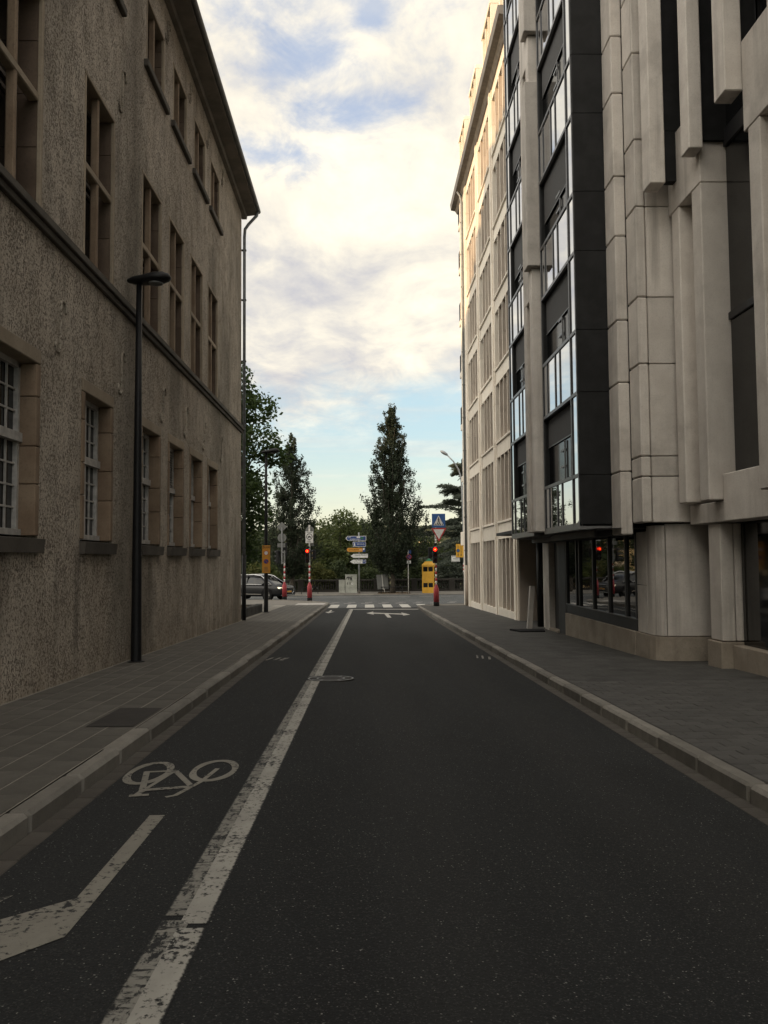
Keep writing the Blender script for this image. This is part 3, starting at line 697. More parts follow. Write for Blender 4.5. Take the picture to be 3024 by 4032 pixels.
# base course: smoother render low on the wall
def gw_window(y0, louvre=False, detail=True):
    y1 = y0+1.6; win = PB()
    # stone surround
    T = 0.14; D = 0.46
    for side in (0, 1):
        ya, yb = (y0, y0+T) if side == 0 else (y1-T, y1)
        zc = [1.94, 2.62, 3.12, 3.78, 4.22]
        for za, zb in zip(zc, zc[1:]):
            PB().box(XW-D, XW+0.018, ya+0.001, yb-0.001, za+0.004, zb-0.004, 0.012).at('jamb_stone', 'sandstone' if (za < 3) else 'sandstone', LB)
    PB().box(XW-D, XW+0.02, y0+0.001, y1-0.001, 4.225, 4.418, 0.012).at('lintel', 'frame_stone', LB)
    b = PB(); b.add([(XW-D, y0-0.02, 1.95), (XW+0.10, y0-0.02, 1.90), (XW+0.10, y1+0.02, 1.90), (XW-D, y1+0.02, 1.95), (XW-D, y0-0.02, 1.72), (XW+0.08, y0-0.02, 1.72), (XW+0.08, y1+0.02, 1.72), (XW-D, y1+0.02, 1.72)],
                    [(0, 3, 2, 1), (4, 5, 6, 7), (1, 2, 6, 5), (0, 1, 5, 4), (2, 3, 7, 6)])
    fix_normals(b.at('sill', 'dark_stone', LB))
    xg = XW-0.25; a, c = y0+T, y1-T
    fr = PB()
    for (ya, yb, za, zb) in ((a, a+0.06, 1.97, 4.22), (c-0.06, c, 1.97, 4.22), (a, c, 1.95, 2.03), (a, c, 4.15, 4.225), (a, c, 3.17, 3.29), ((a+c)/2-0.045, (a+c)/2+0.045, 2.03, 3.17), ((a+c)/2-0.045, (a+c)/2+0.045, 3.29, 4.15)):
        fr.box(xg-0.02, xg+0.05+(0.04 if (za in (1.95, 3.17)) else 0), ya, yb, za, zb)
    f = fr.at('window', 'white_trim', LB)
    root = LB
    gl = PB(); gl.box(xg-0.03, xg-0.012, a+0.02, c-0.02, 1.99, 4.2); gl.at('pane', 'glass_old', f, root=root)
    if not detail: return
    bars = PB(); wd = (c-a)/4
    for k in (1, 3): bars.box(xg-0.005, xg+0.022, a+wd*k-0.012, a+wd*k+0.012, 2.03, 3.17)
    for k in (1, 3):
        if not louvre: bars.box(xg-0.005, xg+0.022, a+wd*k-0.012, a+wd*k+0.012, 3.29, 4.15)
    for z in (2.03+0.285, 2.03+0.57, 2.03+0.855): bars.box(xg-0.004, xg+0.02, a+0.06, c-0.06, z-0.012, z+0.012)
    if not louvre:
        for z in (3.29+0.287, 3.29+0.573): bars.box(xg-0.004, xg+0.02, a+0.06, c-0.06, z-0.012, z+0.012)
    bars.at('glazing_bars', 'white_trim', f, root=root)
    if louvre:
        for k in range(14):
            z = 3.33+k*0.058
            s_ = PB(); s_.add([(xg+0.05, a+0.05, z), (xg+0.05, c-0.05, z), (xg, c-0.05, z+0.045), (xg, a+0.05, z+0.045), (xg+0.045, a+0.05, z-0.008), (xg+0.045, c-0.05, z-0.008)], [(0, 1, 2, 3), (4, 5, 1, 0)])
            s_.at('louvre_slat', 'white_trim', f, root=root)
for i, y in enumerate(GW): gw_window(y, louvre=(abs(y-18.58) < .1), detail=y > 5)
def mull_window(y0, y1, z0, z1, tr, detail=True):
    xg = XW-0.36
    b = PB()
    for (ya, yb) in ((y0, y0+0.07), (y1-0.07, y1)):
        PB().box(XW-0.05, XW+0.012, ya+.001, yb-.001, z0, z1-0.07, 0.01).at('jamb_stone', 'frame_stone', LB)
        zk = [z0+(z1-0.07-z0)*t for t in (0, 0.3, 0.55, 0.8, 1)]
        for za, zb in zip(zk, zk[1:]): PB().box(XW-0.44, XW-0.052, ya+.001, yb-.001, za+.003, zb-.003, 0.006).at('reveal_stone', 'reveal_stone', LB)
    PB().box(XW-0.44, XW+0.012, y0+.001, y1-.001, z1-0.069, z1-0.001, 0.01).at('lintel', 'frame_stone', LB)
    ym = (y0+y1)/2
    PB().box(XW-0.15, XW-0.03, ym-0.042, ym+0.042, z0, z1-0.07, 0.015).at('mullion', 'sandstone', LB)
    if tr: PB().box(XW-0.16, XW-0.025, y0+0.07, y1-0.07, tr-0.06, tr+0.06, 0.015).at('transom', 'frame_stone', LB)
    fr = PB()
    for (a, c) in ((y0+0.07, ym-0.06), (ym+0.06, y1-0.07)):
        for (za, zb) in (((z0, tr-0.06), (tr+0.06, z1-0.07)) if tr else ((z0, z1-0.07),)):
            fr.box(xg, xg+0.05, a, a+0.05, za, zb); fr.box(xg, xg+0.05, c-0.05, c, za, zb); fr.box(xg, xg+0.05, a, c, za, za+0.05); fr.box(xg, xg+0.05, a, c, zb-0.05, zb)
    f = fr.at('window', 'brown_trim', LB)
    PB().box(xg-0.005, xg+0.012, y0+0.08, y1-0.08, z0+0.01, z1-0.08).at('pane', 'glass_old', f, root=LB)
for y in GW: mull_window(y-0.02, y+1.56, 6.28, 9.30, 7.85)
for y in UW:
    mull_window(y, y+1.50, 11.58, 13.02, None)
    b = PB().box(XW-0.3, XW+0.09, y-0.17, y+1.72, 11.42, 11.57, 0.015); b.at('sill', 'dark_stone', LB)
# string course under the first floor windows: dark, two steps
PB().box(XW-0.02, XW+0.11, -14, 29.58, 6.14, 6.26, 0.012).at('string_course', 'dark_stone', LB)
PB().box(XW-0.02, XW+0.065, -14, 29.55, 6.04, 6.138, 0.01).at('string_course_step', 'dark_stone', LB)
# eaves and hipped roof
PB().prism([(XW-0.05, 13.88), (XW+0.12, 13.88), (XW+0.14, 14.0), (XW+0.50, 14.04), (XW+0.50, 14.14), (XW-0.05, 14.14)], 'y', -14.5, 29.98).at('cornice', 'eave_board', LB)
PB().prism([(-17.6, 13.9), (XW-0.06, 13.9), (XW-0.06, 14.13), (-17.6, 14.13)], 'y', 29.45, 29.97).at('end_cornice', 'zinc', LB)
PB().tube([(XW+0.55, -14.5, 14.16), (XW+0.55, 29.99, 14.16)], 0.075, 10).at('gutter', 'zinc', LB, True)
e0, e1, yA, yB2, zr = XW+0.56, -18.1, -14.6, 30.05, 14.20
xm = (e0+e1)/2; m_ = (e0-e1)/2
rf = PB(); rf.v = [(e0, yA, zr), (e0, yB2, zr), (e1, yB2, zr), (e1, yA, zr), (xm, yA+m_, zr+6.4), (xm, yB2-m_, zr+6.4)]
rf.f = [(0, 1, 5, 4), (1, 2, 5), (2, 3, 4, 5), (3, 0, 4), (3, 2, 1, 0)]
rf.at('roof', 'roof_tile', LB)
PB().box(-95, -17.7, -14, 27.5, -1.2, 15.4).at('shade_block', 'roughcast', LB)  # unseen block added to keep low sun off the balustrade, bushes and trees
# rain pipe at the far corner: swan neck, zinc above, black iron below
PB().tube([(XW+0.53, 29.80, 14.12), (XW+0.50, 29.80, 13.95), (XW+0.22, 29.72, 13.60), (XW+0.10, 29.68, 13.40), (XW+0.08, 29.66, 13.1), (XW+0.08, 29.66, 1.75)], 0.055, 10).at('rain_pipe', 'zinc_pipe', LB, True)
PB().tube([(XW+0.08, 29.66, 1.80), (XW+0.08, 29.66, -0.60)], 0.075, 10).at('pipe_foot', 'black_metal', LB, True)
for z in (2.0, 4.2, 6.4, 8.6, 10.8, 12.6): PB().box(XW-0.02, XW+0.15, 29.62, 29.70, z, z+0.05).at('pipe_clip', 'iron', LB)
# S-shaped wall anchors
def anchor(y, z, h):
    r = 0.10
    path = [(y+2*r, z+h/2-1.6*r)]+[(y+r+r*math.cos(t), z+h/2-r+r*math.sin(t)) for t in [math.radians(d) for d in range(0, 181, 22)]]
    path += [(y, z)]
    path += [(y-r+r*math.cos(t), z-h/2+r+r*math.sin(t)) for t in [math.radians(-d) for d in range(0, 181, 22)]]+[(y-2*r, z-h/2+1.6*r)]
    PB().tube([(XW+0.012, a, b) for a, b in path], 0.022, 6).at('wall_anchor', 'roughcast', LB, True)
for y in (11.98, 15.0, 18.1, 20.4, 22.7, 25.4): anchor(y, 4.95, 0.78)
for y in (14.88, 18.3, 20.75, 23.1, 25.5): anchor(y, 10.05 if y < 15 else 13.35, 0.85 if y < 15 else 0.6)
# low planter wall at the foot of the gable
pw = thing('planter_wall', (-4.75, 33.5, B(33.5)+0.1), 'low old stone planter wall beyond the rain pipe', 'wall')
for i in range(6):
    y = 30.0+i*1.15; PB().box(-4.78, -4.50, y+.005, y+1.145, B(y)-0.1, B(y)+0.46, 0.02).at('wall_stone', 'old_stone', pw)
for i in range(5): PB().box(-4.80-1.1*(i+1)+.005, -4.80-1.1*i-.005, 36.55, 36.88, B(36)-0.1, B(36)+0.44, 0.02).at('wall_stone', 'old_stone', pw)
PB().box(-10.3, -4.78, 29.6, 36.55, B(30)-0.1, B(33)+0.34).at('soil', 'soil', pw)
# ================================================================== OFFICE BUILDING ON THE RIGHT
OB = thing('office_building', (5.43, 16.0, B(16)), 'angular concrete office building with black glazed bays and hanging concrete fins', 'building')
def bx(name, mat, x0, x1, y0, y1, z0, z1, ch=0.0, parent=None):
    return PB().box(x0, x1, y0, y1, z0, z1, ch).at(name, mat, parent or OB)
TOP = 20.8
bx('body', 'charcoal_panel', 5.30, 13, 15.70, 24.75, 2.32, TOP)
bx('body_ground', 'dark_panel', 5.62, 13, 15.85, 25.4, -1.0, 2.315)
bx('near_body', 'dark_panel', 6.46, 13, -3.0, 15.6, -1.0, TOP)
bx('roof_slab', 'charcoal_panel', 5.0, 13, -3.0, 24.9, TOP+0.01, TOP+0.5)
# ---- panels beside the bay: A, B and the wide face C
zA = [2.03, 3.26, 5.00, 6.23, 7.91, 9.11, 10.80, 11.97, 13.65, 14.88, 16.55, 17.78, 19.4, TOP]
for a, b in zip(zA, zA[1:]): bx('concrete_panel', 'concrete', 4.93, 5.155, 16.19, 16.83, a+0.008, b-0.008, 0.022)
zB = [2.24, 3.10, 3.48, 5.22, 6.49, 8.23, 9.53, 11.23, 12.5, 14.2, 15.4, 17.2, 18.4, TOP]
for a, b in zip(zB, zB[1:]):
    bx('concrete_panel', 'concrete', 5.135, 5.315, 15.55, 16.14, a+0.008, b-0.008, 0.022)
    bx('concrete_panel', 'concrete', 5.33, 6.10, 15.56, 15.69, a+0.008, b-0.008, 0.012)
    bx('concrete_panel', 'concrete', 6.115, 6.45, 15.58, 15.69, a+0.008, b-0.008, 0.012)
bx('joint_backing', 'dark_panel', 5.17, 6.44, 15.70, 16.80, 2.3, TOP-0.05)
# ---- black glazed bays
BX = 4.30; GX = 4.324
zS = [2.27, 3.27, 4.95, 6.23, 7.86, 9.10, 10.75, 12.0, 13.65, 14.9, 16.55, 17.8, 19.45, TOP]
def bay(y0, y1, strip, panes, near_rails):
    inner = (strip, y1-0.05) if strip < (y0+y1)/2 else (y0+0.05, strip)
    fr = PB()
    for z in zS: fr.box(BX, BX+0.06, y0, y1, z-0.035, z+0.035)
    fr.box(BX-0.01, 4.95, y0-0.02, y1, 2.17, 2.234)
    f = fr.at('transom', 'alu_frame', OB)
    bx('bay_floor', 'dark_panel', BX+0.02, 4.97, y0+0.01, y1-0.01, 2.235, 2.262)
    for yy_ in (y0, y1-0.045): bx('mullion', 'alu_frame', BX-0.004, BX+0.006, yy_, yy_+0.045, 2.24, TOP); bx('mullion_side', 'dark_frame', BX+0.007, GX+0.02, yy_, yy_+0.044, 2.24, TOP)
    bx('mullion', 'alu_frame', BX-0.004, BX+0.006, strip-0.02, strip+0.02, 2.24, TOP); bx('mullion_side', 'dark_frame', BX+0.007, GX+0.02, strip-0.02, strip+0.02, 2.24, TOP)
    st = (y0+0.045, strip-0.02) if strip < (y0+y1)/2 else (strip+0.02, y1-0.045)
    for i, (za, zb) in enumerate(zip(zS, zS[1:])):
        bx('pane', 'glass_mirror', GX, GX+0.012, st[0], st[1], za+0.036, zb-0.036)
        a, c = inner[0]+0.02, inner[1]
        if i % 2 == 0:                                     # reflective spandrel band
            cuts = [a]+[p for p in panes]+[c]
            cuts = sorted(cuts)
            for q0, q1 in zip(cuts, cuts[1:]):
                bx('pane', 'glass_mirror', GX, GX+0.012, q0+0.02, q1-0.02, za+0.036, zb-0.036)
            for p in panes:
                bx('mullion', 'alu_frame', BX+0.002, BX+0.010, p-0.02, p+0.02, za+0.036, zb-0.036); bx('mullion_side', 'dark_frame', BX+0.011, GX+0.02, p-0.02, p+0.02, za+0.036, zb-0.036)
            bx('spandrel_back', 'dark_panel', GX+0.02, 4.97, a-0.01, c+0.01, za+0.02, zb-0.02)
        else:                                              # recessed office window
            bx('recess_glass', 'tinted_glass', 4.43, 4.45, a, c, za+0.03, zb-0.03)
            h = (0.62, 0.78, 0.95, 0.70, 0.85, 0.60)[(i//2) % 6]
            bl = bx('blind', 'blind_fabric', 4.405, 4.415, a+0.16, c-0.06, zb-0.09-h, zb-0.06)
            bx('blind_rail', 'alu_frame', 4.392, 4.404, a+0.16, c-0.06, zb-0.11-h, zb-0.085-h)
            bx('recess_side', 'dark_panel', GX+0.02, 4.97, (a-0.018 if strip < (y0+y1)/2 else c), (a if strip < (y0+y1)/2 else c+0.018), za+0.03, zb-0.03)
            bx('recess_end', 'dark_panel', GX+0.02, 4.97, (c if strip < (y0+y1)/2 else a-0.02), (c+0.02 if strip < (y0+y1)/2 else a), za+0.03, zb-0.03)
            bx('soffit', 'charcoal_panel', GX+0.02, 4.97, a-0.01, c+0.01, zb-0.03, zb-0.002)
            for yy_ in near_rails[:2]: bx('window_post', 'alu_frame', 4.385, 4.42, yy_-0.016, yy_+0.016, za+0.03, zb-0.14-h)
            for k, z in enumerate((za+0.34, za+0.70)):
                bx('rail', 'grey_steel', 4.395, 4.42, near_rails[0]+0.02, near_rails[0]+0.40, z, z+0.045)
                bx('rail', 'grey_steel', 4.395, 4.42, a+0.02, near_rails[1]-0.02, z, z+0.045)
bay(16.90, 20.20, 17.42, [18.42, 18.88, 19.72], (18.45, 17.85))
bay(21.50, 24.82, 24.30, [22.4, 22.9, 23.4], (23.2, 22.4))
# side of the near bay: black panels with open joints
for a, b in zip(zS, zS[1:]): bx('side_panel', 'dark_panel', BX+0.012, 4.99, 16.84, 16.895, a-0.004+0.008, b-0.004-0.004)
bx('side_backing', 'dark_frame', BX+0.03, 4.98, 16.896, 16.91, 2.3, TOP)
# ---- concrete double rib between the bays
for (z0, z1) in ((2.24, 8.0), (9.3, 14.0), (15.0, 19.9)):
    bx('rib', 'concrete', 4.12, 4.99, 21.14, 21.49, z0, z1, 0.015)
    bx('slot_back', 'concrete', 4.32, 4.99, 20.725, 21.135, z0, z1)
for (z0, z1) in ((8.0, 9.3), (14.0, 15.0), (19.9, TOP)): bx('rib_plate', 'concrete', 4.12, 4.99, 20.726, 21.49, z0, z1, 0.012)
for (z0, z1) in ((2.24, 8.74), (13.4, 14.68), (19.3, TOP)): bx('rib', 'concrete', 4.12, 4.99, 20.41, 20.72, z0, z1, 0.015)
for (z0, z1) in ((8.745, 13.395), (14.685, 19.295)): bx('rib', 'concrete', 4.00, 4.99, 20.24, 20.722, z0, z1, 0.015)
# ---- ground floor of the far part
bx('fascia', 'charcoal_panel', 4.98, 5.40, 16.9, 25.3, 2.05, 2.16)
bx('fascia_soffit', 'charcoal_panel', 4.45, 5.62, 16.2, 25.3, 2.162, 2.168)
bx('fascia_front', 'charcoal_panel', 4.62, 4.66, 17.0, 21.0, 2.02, 2.16)
bx('plinth', 'plinth_stone', 5.37, 5.615, 16.9, 22.86, -1.0, 0.12, 0.012)
bx('window_apron', 'charcoal_panel', 5.41, 5.61, 16.92, 22.85, 0.125, 0.355)
bx('window_rail', 'alu_frame', 5.395, 5.44, 16.92, 22.85, 0.356, 0.375)
gcut = [22.84, 21.75, 21.45, 20.14, 18.83, 17.60, 16.93]
for a, b in zip(gcut, gcut[1:]):
    if a-b > 0.5: bx('shop_window', 'glass_dark', 5.45, 5.47, b+0.03, a-0.03, 0.376, 2.048)
for y in gcut[1:-1]: bx('mullion', 'dark_frame', 5.405, 5.475, y-0.035, y+0.035, 0.376, 2.048)
bx('mullion', 'dark_frame', 5.405, 5.475, 22.80, 22.87, 0.12, 2.048); bx('mullion', 'dark_frame', 5.405, 5.475, 16.905, 16.95, 0.376, 2.048)
bx('door_panel', 'charcoal_panel', 5.40, 5.61, 22.90, 23.68, B(23)-0.2, 2.048)
bx('doorway', 'dark_frame', 5.55, 5.61, 23.69, 24.86, B(24)-0.1, 2.048)
bx('doorstep', 'plinth_stone', 5.36, 5.55, 23.70, 24.86, B(24)-0.2, B(24)+0.05, 0.008)
bx('door_pier', 'concrete', 5.38, 5.61, 24.88, 25.5, B(25)-0.2, 2.048, 0.012)
# round-ended column under the panels
pcol = [(5.43, 16.895), (5.43, 16.32)]; PB().prism([(5.43, 16.89), (5.43, 16.30), (5.60, 16.30), (5.60, 16.89)], 'z', 0.13, 1.05).at('column_panel', 'concrete', OB)
PB().prism([(5.43, 16.89), (5.43, 16.30), (5.60, 16.30), (5.60, 16.89)], 'z', 1.065, 2.1).at('column_panel', 'concrete', OB)
fix_normals(PB().prism([(5.432, 16.285), (5.435, 16.05), (5.47, 15.90), (5.56, 15.80), (5.62, 15.80), (5.62, 16.285)], 'z', 0.13, 2.20).at('column_panel', 'concrete', OB))
fix_normals(PB().prism([(5.635, 15.79), (6.10, 15.74), (6.45, 15.74), (6.45, 15.84), (5.635, 15.84)], 'z', 0.13, 2.22).at('column_panel', 'concrete', OB))
fix_normals(PB().prism([(5.375, 16.895), (5.375, 16.05), (5.42, 15.86), (5.55, 15.74), (6.46, 15.68), (6.46, 15.86), (5.62, 15.86), (5.62, 16.895)], 'z', -0.9, 0.115).at('column_base', 'plinth_stone', OB))
# ---- near wing: piers, plates, black glazing, hanging fins; module repeated towards the viewer
for k in range(5):
    o = -3.17*k
    def nb(name, mat, x0, x1, y0, y1, z0, z1, ch=0.0): return bx(name, mat, x0, x1, y0+o, y1+o, z0, z1, ch)
    nb('pier', 'concrete', 5.75, 6.30, 15.0, 15.36, 2.57, 7.995, 0.018)
    nb('pier', 'concrete', 5.75, 6.30, 14.0, 14.39, 2.55, 7.995, 0.018)
    nb('slot_back', 'concrete', 6.02, 6.30, 14.40, 14.995, 2.60, 7.99)
    nb('plate', 'concrete', 5.75, 6.30, 14.0, 15.50, 8.0, 9.42, 0.014)
    nb('lintel_panel', 'concrete', 5.98, 6.44, 12.24, 13.98, 2.19, 2.98, 0.012)
    nb('lintel_panel', 'concrete', 6.0, 6.44, 14.0, 15.5, 2.19, 2.54, 0.012)
    nb('dark_glazing', 'glass_bay_window', 6.20, 6.22, 12.24, 13.98, 3.0, TOP)
    nb('glazing_rail', 'dark_frame', 6.16, 6.20, 12.24, 13.98, 5.6, 5.72); nb('glazing_rail', 'dark_frame', 6.16, 6.20, 12.24, 13.98, 8.6, 8.9)
    nb('upper_window', 'glass_bay_window', 6.10, 6.12, 14.2, 15.5, 9.44, TOP); nb('upper_window', 'glass_mirror', 6.07, 6.09, 14.2, 14.52, 9.44, TOP); nb('upper_window', 'glass_mirror', 6.08, 6.10, 12.5, 12.95, 8.95, TOP)
    for z in (10.3, 12.2, 14.5): nb('glazing_rail', 'alu_frame', 6.03, 6.075, 12.3, 15.5, z, z+0.07)
    nb('fin', 'concrete', 5.50, 5.74, 13.80, 14.17, 8.50, TOP, 0.016); nb('fin_web', 'dark_panel', 5.735, 6.2, 13.93, 14.10, 8.7, TOP)
    nb('fin', 'concrete', 5.50, 5.78, 12.36, 12.77, 8.68, TOP, 0.016); nb('fin_web', 'dark_panel', 5.775, 6.2, 12.52, 12.70, 8.9, TOP)
    nb('ground_pier', 'concrete', 6.07, 6.30, 14.38, 14.87, 0.16, 2.17, 0.014); nb('ground_pier', 'concrete', 6.315, 6.45, 14.38, 14.85, 0.16, 2.17, 0.014)
    nb('pier_base', 'plinth_stone', 6.02, 6.45, 14.34, 14.92, -0.9, 0.145, 0.012)
    nb('ground_glazing', 'glass_bay_window', 6.40, 6.42, 11.7, 14.3, -0.1, 2.17); nb('ground_plinth', 'plinth_stone', 6.22, 6.45, 11.78, 14.335, -0.9, 0.10, 0.012)
bx('fin', 'concrete', 5.20, 5.48, 14.87, 15.30, 8.38, TOP, 0.016); bx('fin_web', 'dark_panel', 5.475, 6.3, 15.06, 15.24, 9.45, TOP); bx('fin_web', 'dark_panel', 5.475, 5.75, 15.06, 15.24, 8.5, 9.44)
# ---- passage between the two buildings
bx('passage_back', 'dark_panel', 7.6, 7.8, 24.8, 30.4, -1.2, 2.4)
bx('passage_ceiling', 'dark_panel', 4.7, 7.8, 24.84, 30.40, 2.40, 2.5)
PB().tube([(5.50, 26.6, 2.4), (5.50, 26.6, B(26.6))], 0.13, 12).at('downpipe', 'black_metal', OB, True)
PB().box(5.52, 5.62, 26.15, 26.35, B(26)-0.1, 2.4).at('grey_strip', 'concrete', OB)
# ================================================================== CREAM BUILDING
CB = thing('cream_building', (5.45, 38.5, B(38.5)), 'tall cream stone building with narrow vertical fins between its windows', 'building')
CXF = 5.45
def cb(name, mat, x0, x1, y0, y1, z0, z1, ch=0.0, parent=None): return PB().box(x0, x1, y0, y1, z0, z1, ch).at(name, mat, parent or CB)
cb('core', 'cream_stone', 5.86, 17, 30.42, 46.66, -1.6, 21.5)
sills = [3.08, 6.37, 9.42, 12.45, 15.5, 18.62]
bays = [(31.18, 34.86), (35.70, 39.36), (40.42, 44.08)]
pil = [(30.42, 31.16), (34.88, 35.68), (39.38, 40.40), (44.10, 46.70)]
for a, b in pil:
    for z0, z1 in zip([-1.3, 2.4, 4.6, 6.4, 8.0, 9.45, 11, 12.5, 14.1, 15.55, 17, 18.65, 20], [2.4, 4.6, 6.4, 8.0, 9.45, 11, 12.5, 14.1, 15.55, 17, 18.65, 20, 21.55]):
        cb('pilaster', 'cream_stone', CXF, 5.855, a+0.005, b-0.005, z0+0.003, z1-0.003, 0.006)
        m_ = (a+b)/2 if b-a < 2 else None
        if m_: cb('pilaster_strip', 'cream_stone', CXF-0.05, CXF-0.002, m_-0.17, m_+0.17, z0+0.003, z1-0.003, 0.005)
        else:
            cb('pilaster_strip', 'cream_stone', CXF-0.05, CXF-0.002, 44.25, 44.6, z0+0.003, z1-0.003, 0.005); cb('pilaster_strip', 'cream_stone', CXF-0.05, CXF-0.002, 46.1, 46.7, z0+0.003, z1-0.003, 0.005)
fin_me = {}
for bi, (a, b) in enumerate(bays):
    cb('plinth', 'cream_stone', CXF+0.0, 5.855, a, b, -1.3, B((a+b)/2)+0.28, 0.006)
    lev = [(B((a+b)/2)+0.285, 2.385)]+[(s_+0.03, (sills[i+1]-0.62 if i < 5 else 21.05)) for i, s_ in enumerate(sills)]
    for i, (z0, z1) in enumerate(lev):
        nf = 3
        for k in range(nf):
            yc = a+(b-a)*(k+0.5)/nf if nf == 5 else a+(b-a)*(k+1)/(nf+1)
            zj = z0+(z1-z0)*(0.42+0.06*((k+i+bi) % 3))
            cb('fin', 'travertine', CXF+0.03, 5.80, yc-0.035, yc+0.035, z0, zj-0.003, 0.004); cb('fin', 'travertine', CXF+0.03, 5.80, yc-0.035, yc+0.035, zj+0.003, z1, 0.004)
            cb('fin_edge', 'cream_stone', CXF+0.018, CXF+0.029, yc-0.045, yc+0.045, z0, z1)
        cb('window', 'glass_dark', 5.82, 5.855, a, b, z0, z1)
        top = sills[i]-0.06 if i < 6 else 21.55
        cb('spandrel', 'cream_stone', CXF+0.03, 5.855, a, b, z1+0.002, top, 0.006)
        if i < 6: cb('sill', 'cream_stone', CXF-0.04, 5.855, a+0.01, b-0.01, sills[i]-0.055, sills[i]+0.028, 0.006)
for z in (2.4,): pass
cb('dark_return', 'travertine', 5.50, 7.6, 30.36, 30.415, -1.3, 2.4)
# eaves, mansard and dormers
PB().prism([(5.86, 21.56), (5.42, 21.56), (5.30, 21.75), (5.06, 21.80), (5.02, 22.12), (5.86, 22.16)], 'y', 30.2, 48.0).at('eaves', 'zinc', CB)
fix_normals(PB().add([(5.84, 30.3, 22.1), (5.84, 47.9, 22.1), (7.2, 46.8, 24.9), (7.2, 30.3, 24.9), (17, 30.3, 22.1), (17, 47.9, 22.1), (16, 46.8, 24.9), (16, 30.3, 24.9)], [(0, 1, 2, 3), (1, 5, 6, 2), (3, 2, 6, 7), (0, 3, 7, 4)]).at('mansard', 'slate', CB))
for y in (31.2, 35.98, 40.75, 45.5):
    cb('dormer', 'cream_stone', 5.85, 7.6, y-1.3, y+1.3, 22.17, 25.2, 0.02)
    cb('dormer_cap', 'cream_stone', 5.42, 7.7, y-1.34, y+1.34, 25.205, 25.42, 0.02)
    for k in range(4):
        yk = y-1.24+k*0.827
        cb('dormer_fin', 'cream_stone', 5.46, 5.845, yk-(0.1 if k in (0, 3) else 0.04), yk+(0.1 if k in (0, 3) else 0.04), 22.17, 25.2, 0.006)
    cb('dormer_window', 'glass_dark', 5.80, 5.845, y-1.1, y+1.1, 22.3, 25.1)
# rain pipe at the corner
PB().tube([(5.15, 45.35, 21.75), (5.30, 45.35, 21.5), (5.37, 45.35, 21.1), (5.37, 45.35, 1.2)], 0.065, 10).at('rain_pipe', 'zinc_pipe', CB, True)
PB().tube([(5.37, 45.35, 1.25), (5.37, 45.35, B(45.4)-0.05)], 0.085, 10).at('pipe_foot', 'travertine', CB, True)
for i in range(11): PB().box(5.28, 5.46, 45.31, 45.39, 2+i*1.8, 2.05+i*1.8).at('pipe_clip', 'zinc', CB)
# balconies on the face towards the cross street
for z in (5.95, 8.9, 11.9, 14.9, 17.9, 20.5):
    cb('balcony', 'cream_stone', 5.46, 11.0, 46.72, 47.95, z, z+0.30)
    r = PB()
    r.box(5.47, 5.50, 46.72, 47.95, z+1.25, z+1.30); r.box(5.47, 11.0, 47.92, 47.95, z+1.25, z+1.30); r.box(5.47, 5.50, 46.72, 47.95, z+0.42, z+0.45)
    for k in range(12): r.box(5.475, 5.495, 46.75+k*0.105, 46.765+k*0.105, z+0.30, z+1.25)
    for k in range(50): r.box(5.47+k*0.11, 5.485+k*0.11, 47.925, 47.94, z+0.30, z+1.25)
    r.at('railing', 'black_metal', CB)
cb('canopy_box', 'cream_stone', 5.40, 9.0, 46.72, 48.1, 2.35, 3.1)
# ================================================================== STREET OBJECTS
# --- street lamps
def street_lamp(x, y, z, label, H=6.85):
    t = thing('street_lamp', (x, y, z), label, 'street lamp', 'black street lamps on the left pavement')
    MB().tube([(0, 0, -0.05), (0, 0, 0.02), (0, 0, 1.6), (0, 0, H*0.6), (0, 0, H)], [0.10, 0.095, 0.085, 0.068, 0.05], 16).build('pole', 'black_metal', t, True)
    MB().lathe([(0.15, -0.02), (0.15, 0.012), (0.10, 0.02)], 16).build('foot', 'black_metal', t)
    b = MB(); n = 14; rows = [(-0.22, 0.02, 0.01), (-0.20, 0.07, 0.045), (-0.10, 0.13, 0.085), (0.08, 0.18, 0.11), (0.28, 0.20, 0.13), (0.42, 0.18, 0.13), (0.53, 0.11, 0.09), (0.575, 0.03, 0.03)]
    for (dx, w, h) in rows:
        for k in range(n):
            a = 2*math.pi*k/n; zz = math.sin(a)*h*(1.0 if math.sin(a) > 0 else 0.55); b.v.append((dx, math.cos(a)*w, H+0.03+zz+0.06*max(0, dx)+(0.02 if dx > 0.1 else 0)))
    for i in range(len(rows)-1):
        for k in range(n): b.f.append((i*n+k, i*n+(k+1) % n, (i+1)*n+(k+1) % n, (i+1)*n+k))
    b.f += [tuple(range(n)), tuple((len(rows)-1)*n+k for k in range(n))]
    hd = fix_normals(b.build('lamp_head', 'black_metal', t, True))
    MB().lathe([(0.02, -0.03), (0.12, -0.02), (0.14, 0.0)], 14, (0.30, 0, H-0.005)).build('lens', 'sign_grey', hd, True)
    return t
street_lamp(-4.10, 15.25, PL(15.25), 'black street lamp without any sign close to the roughcast wall')
l2 = street_lamp(-4.29, 36.45, PL(36.45), 'black street lamp carrying an orange parking sign')
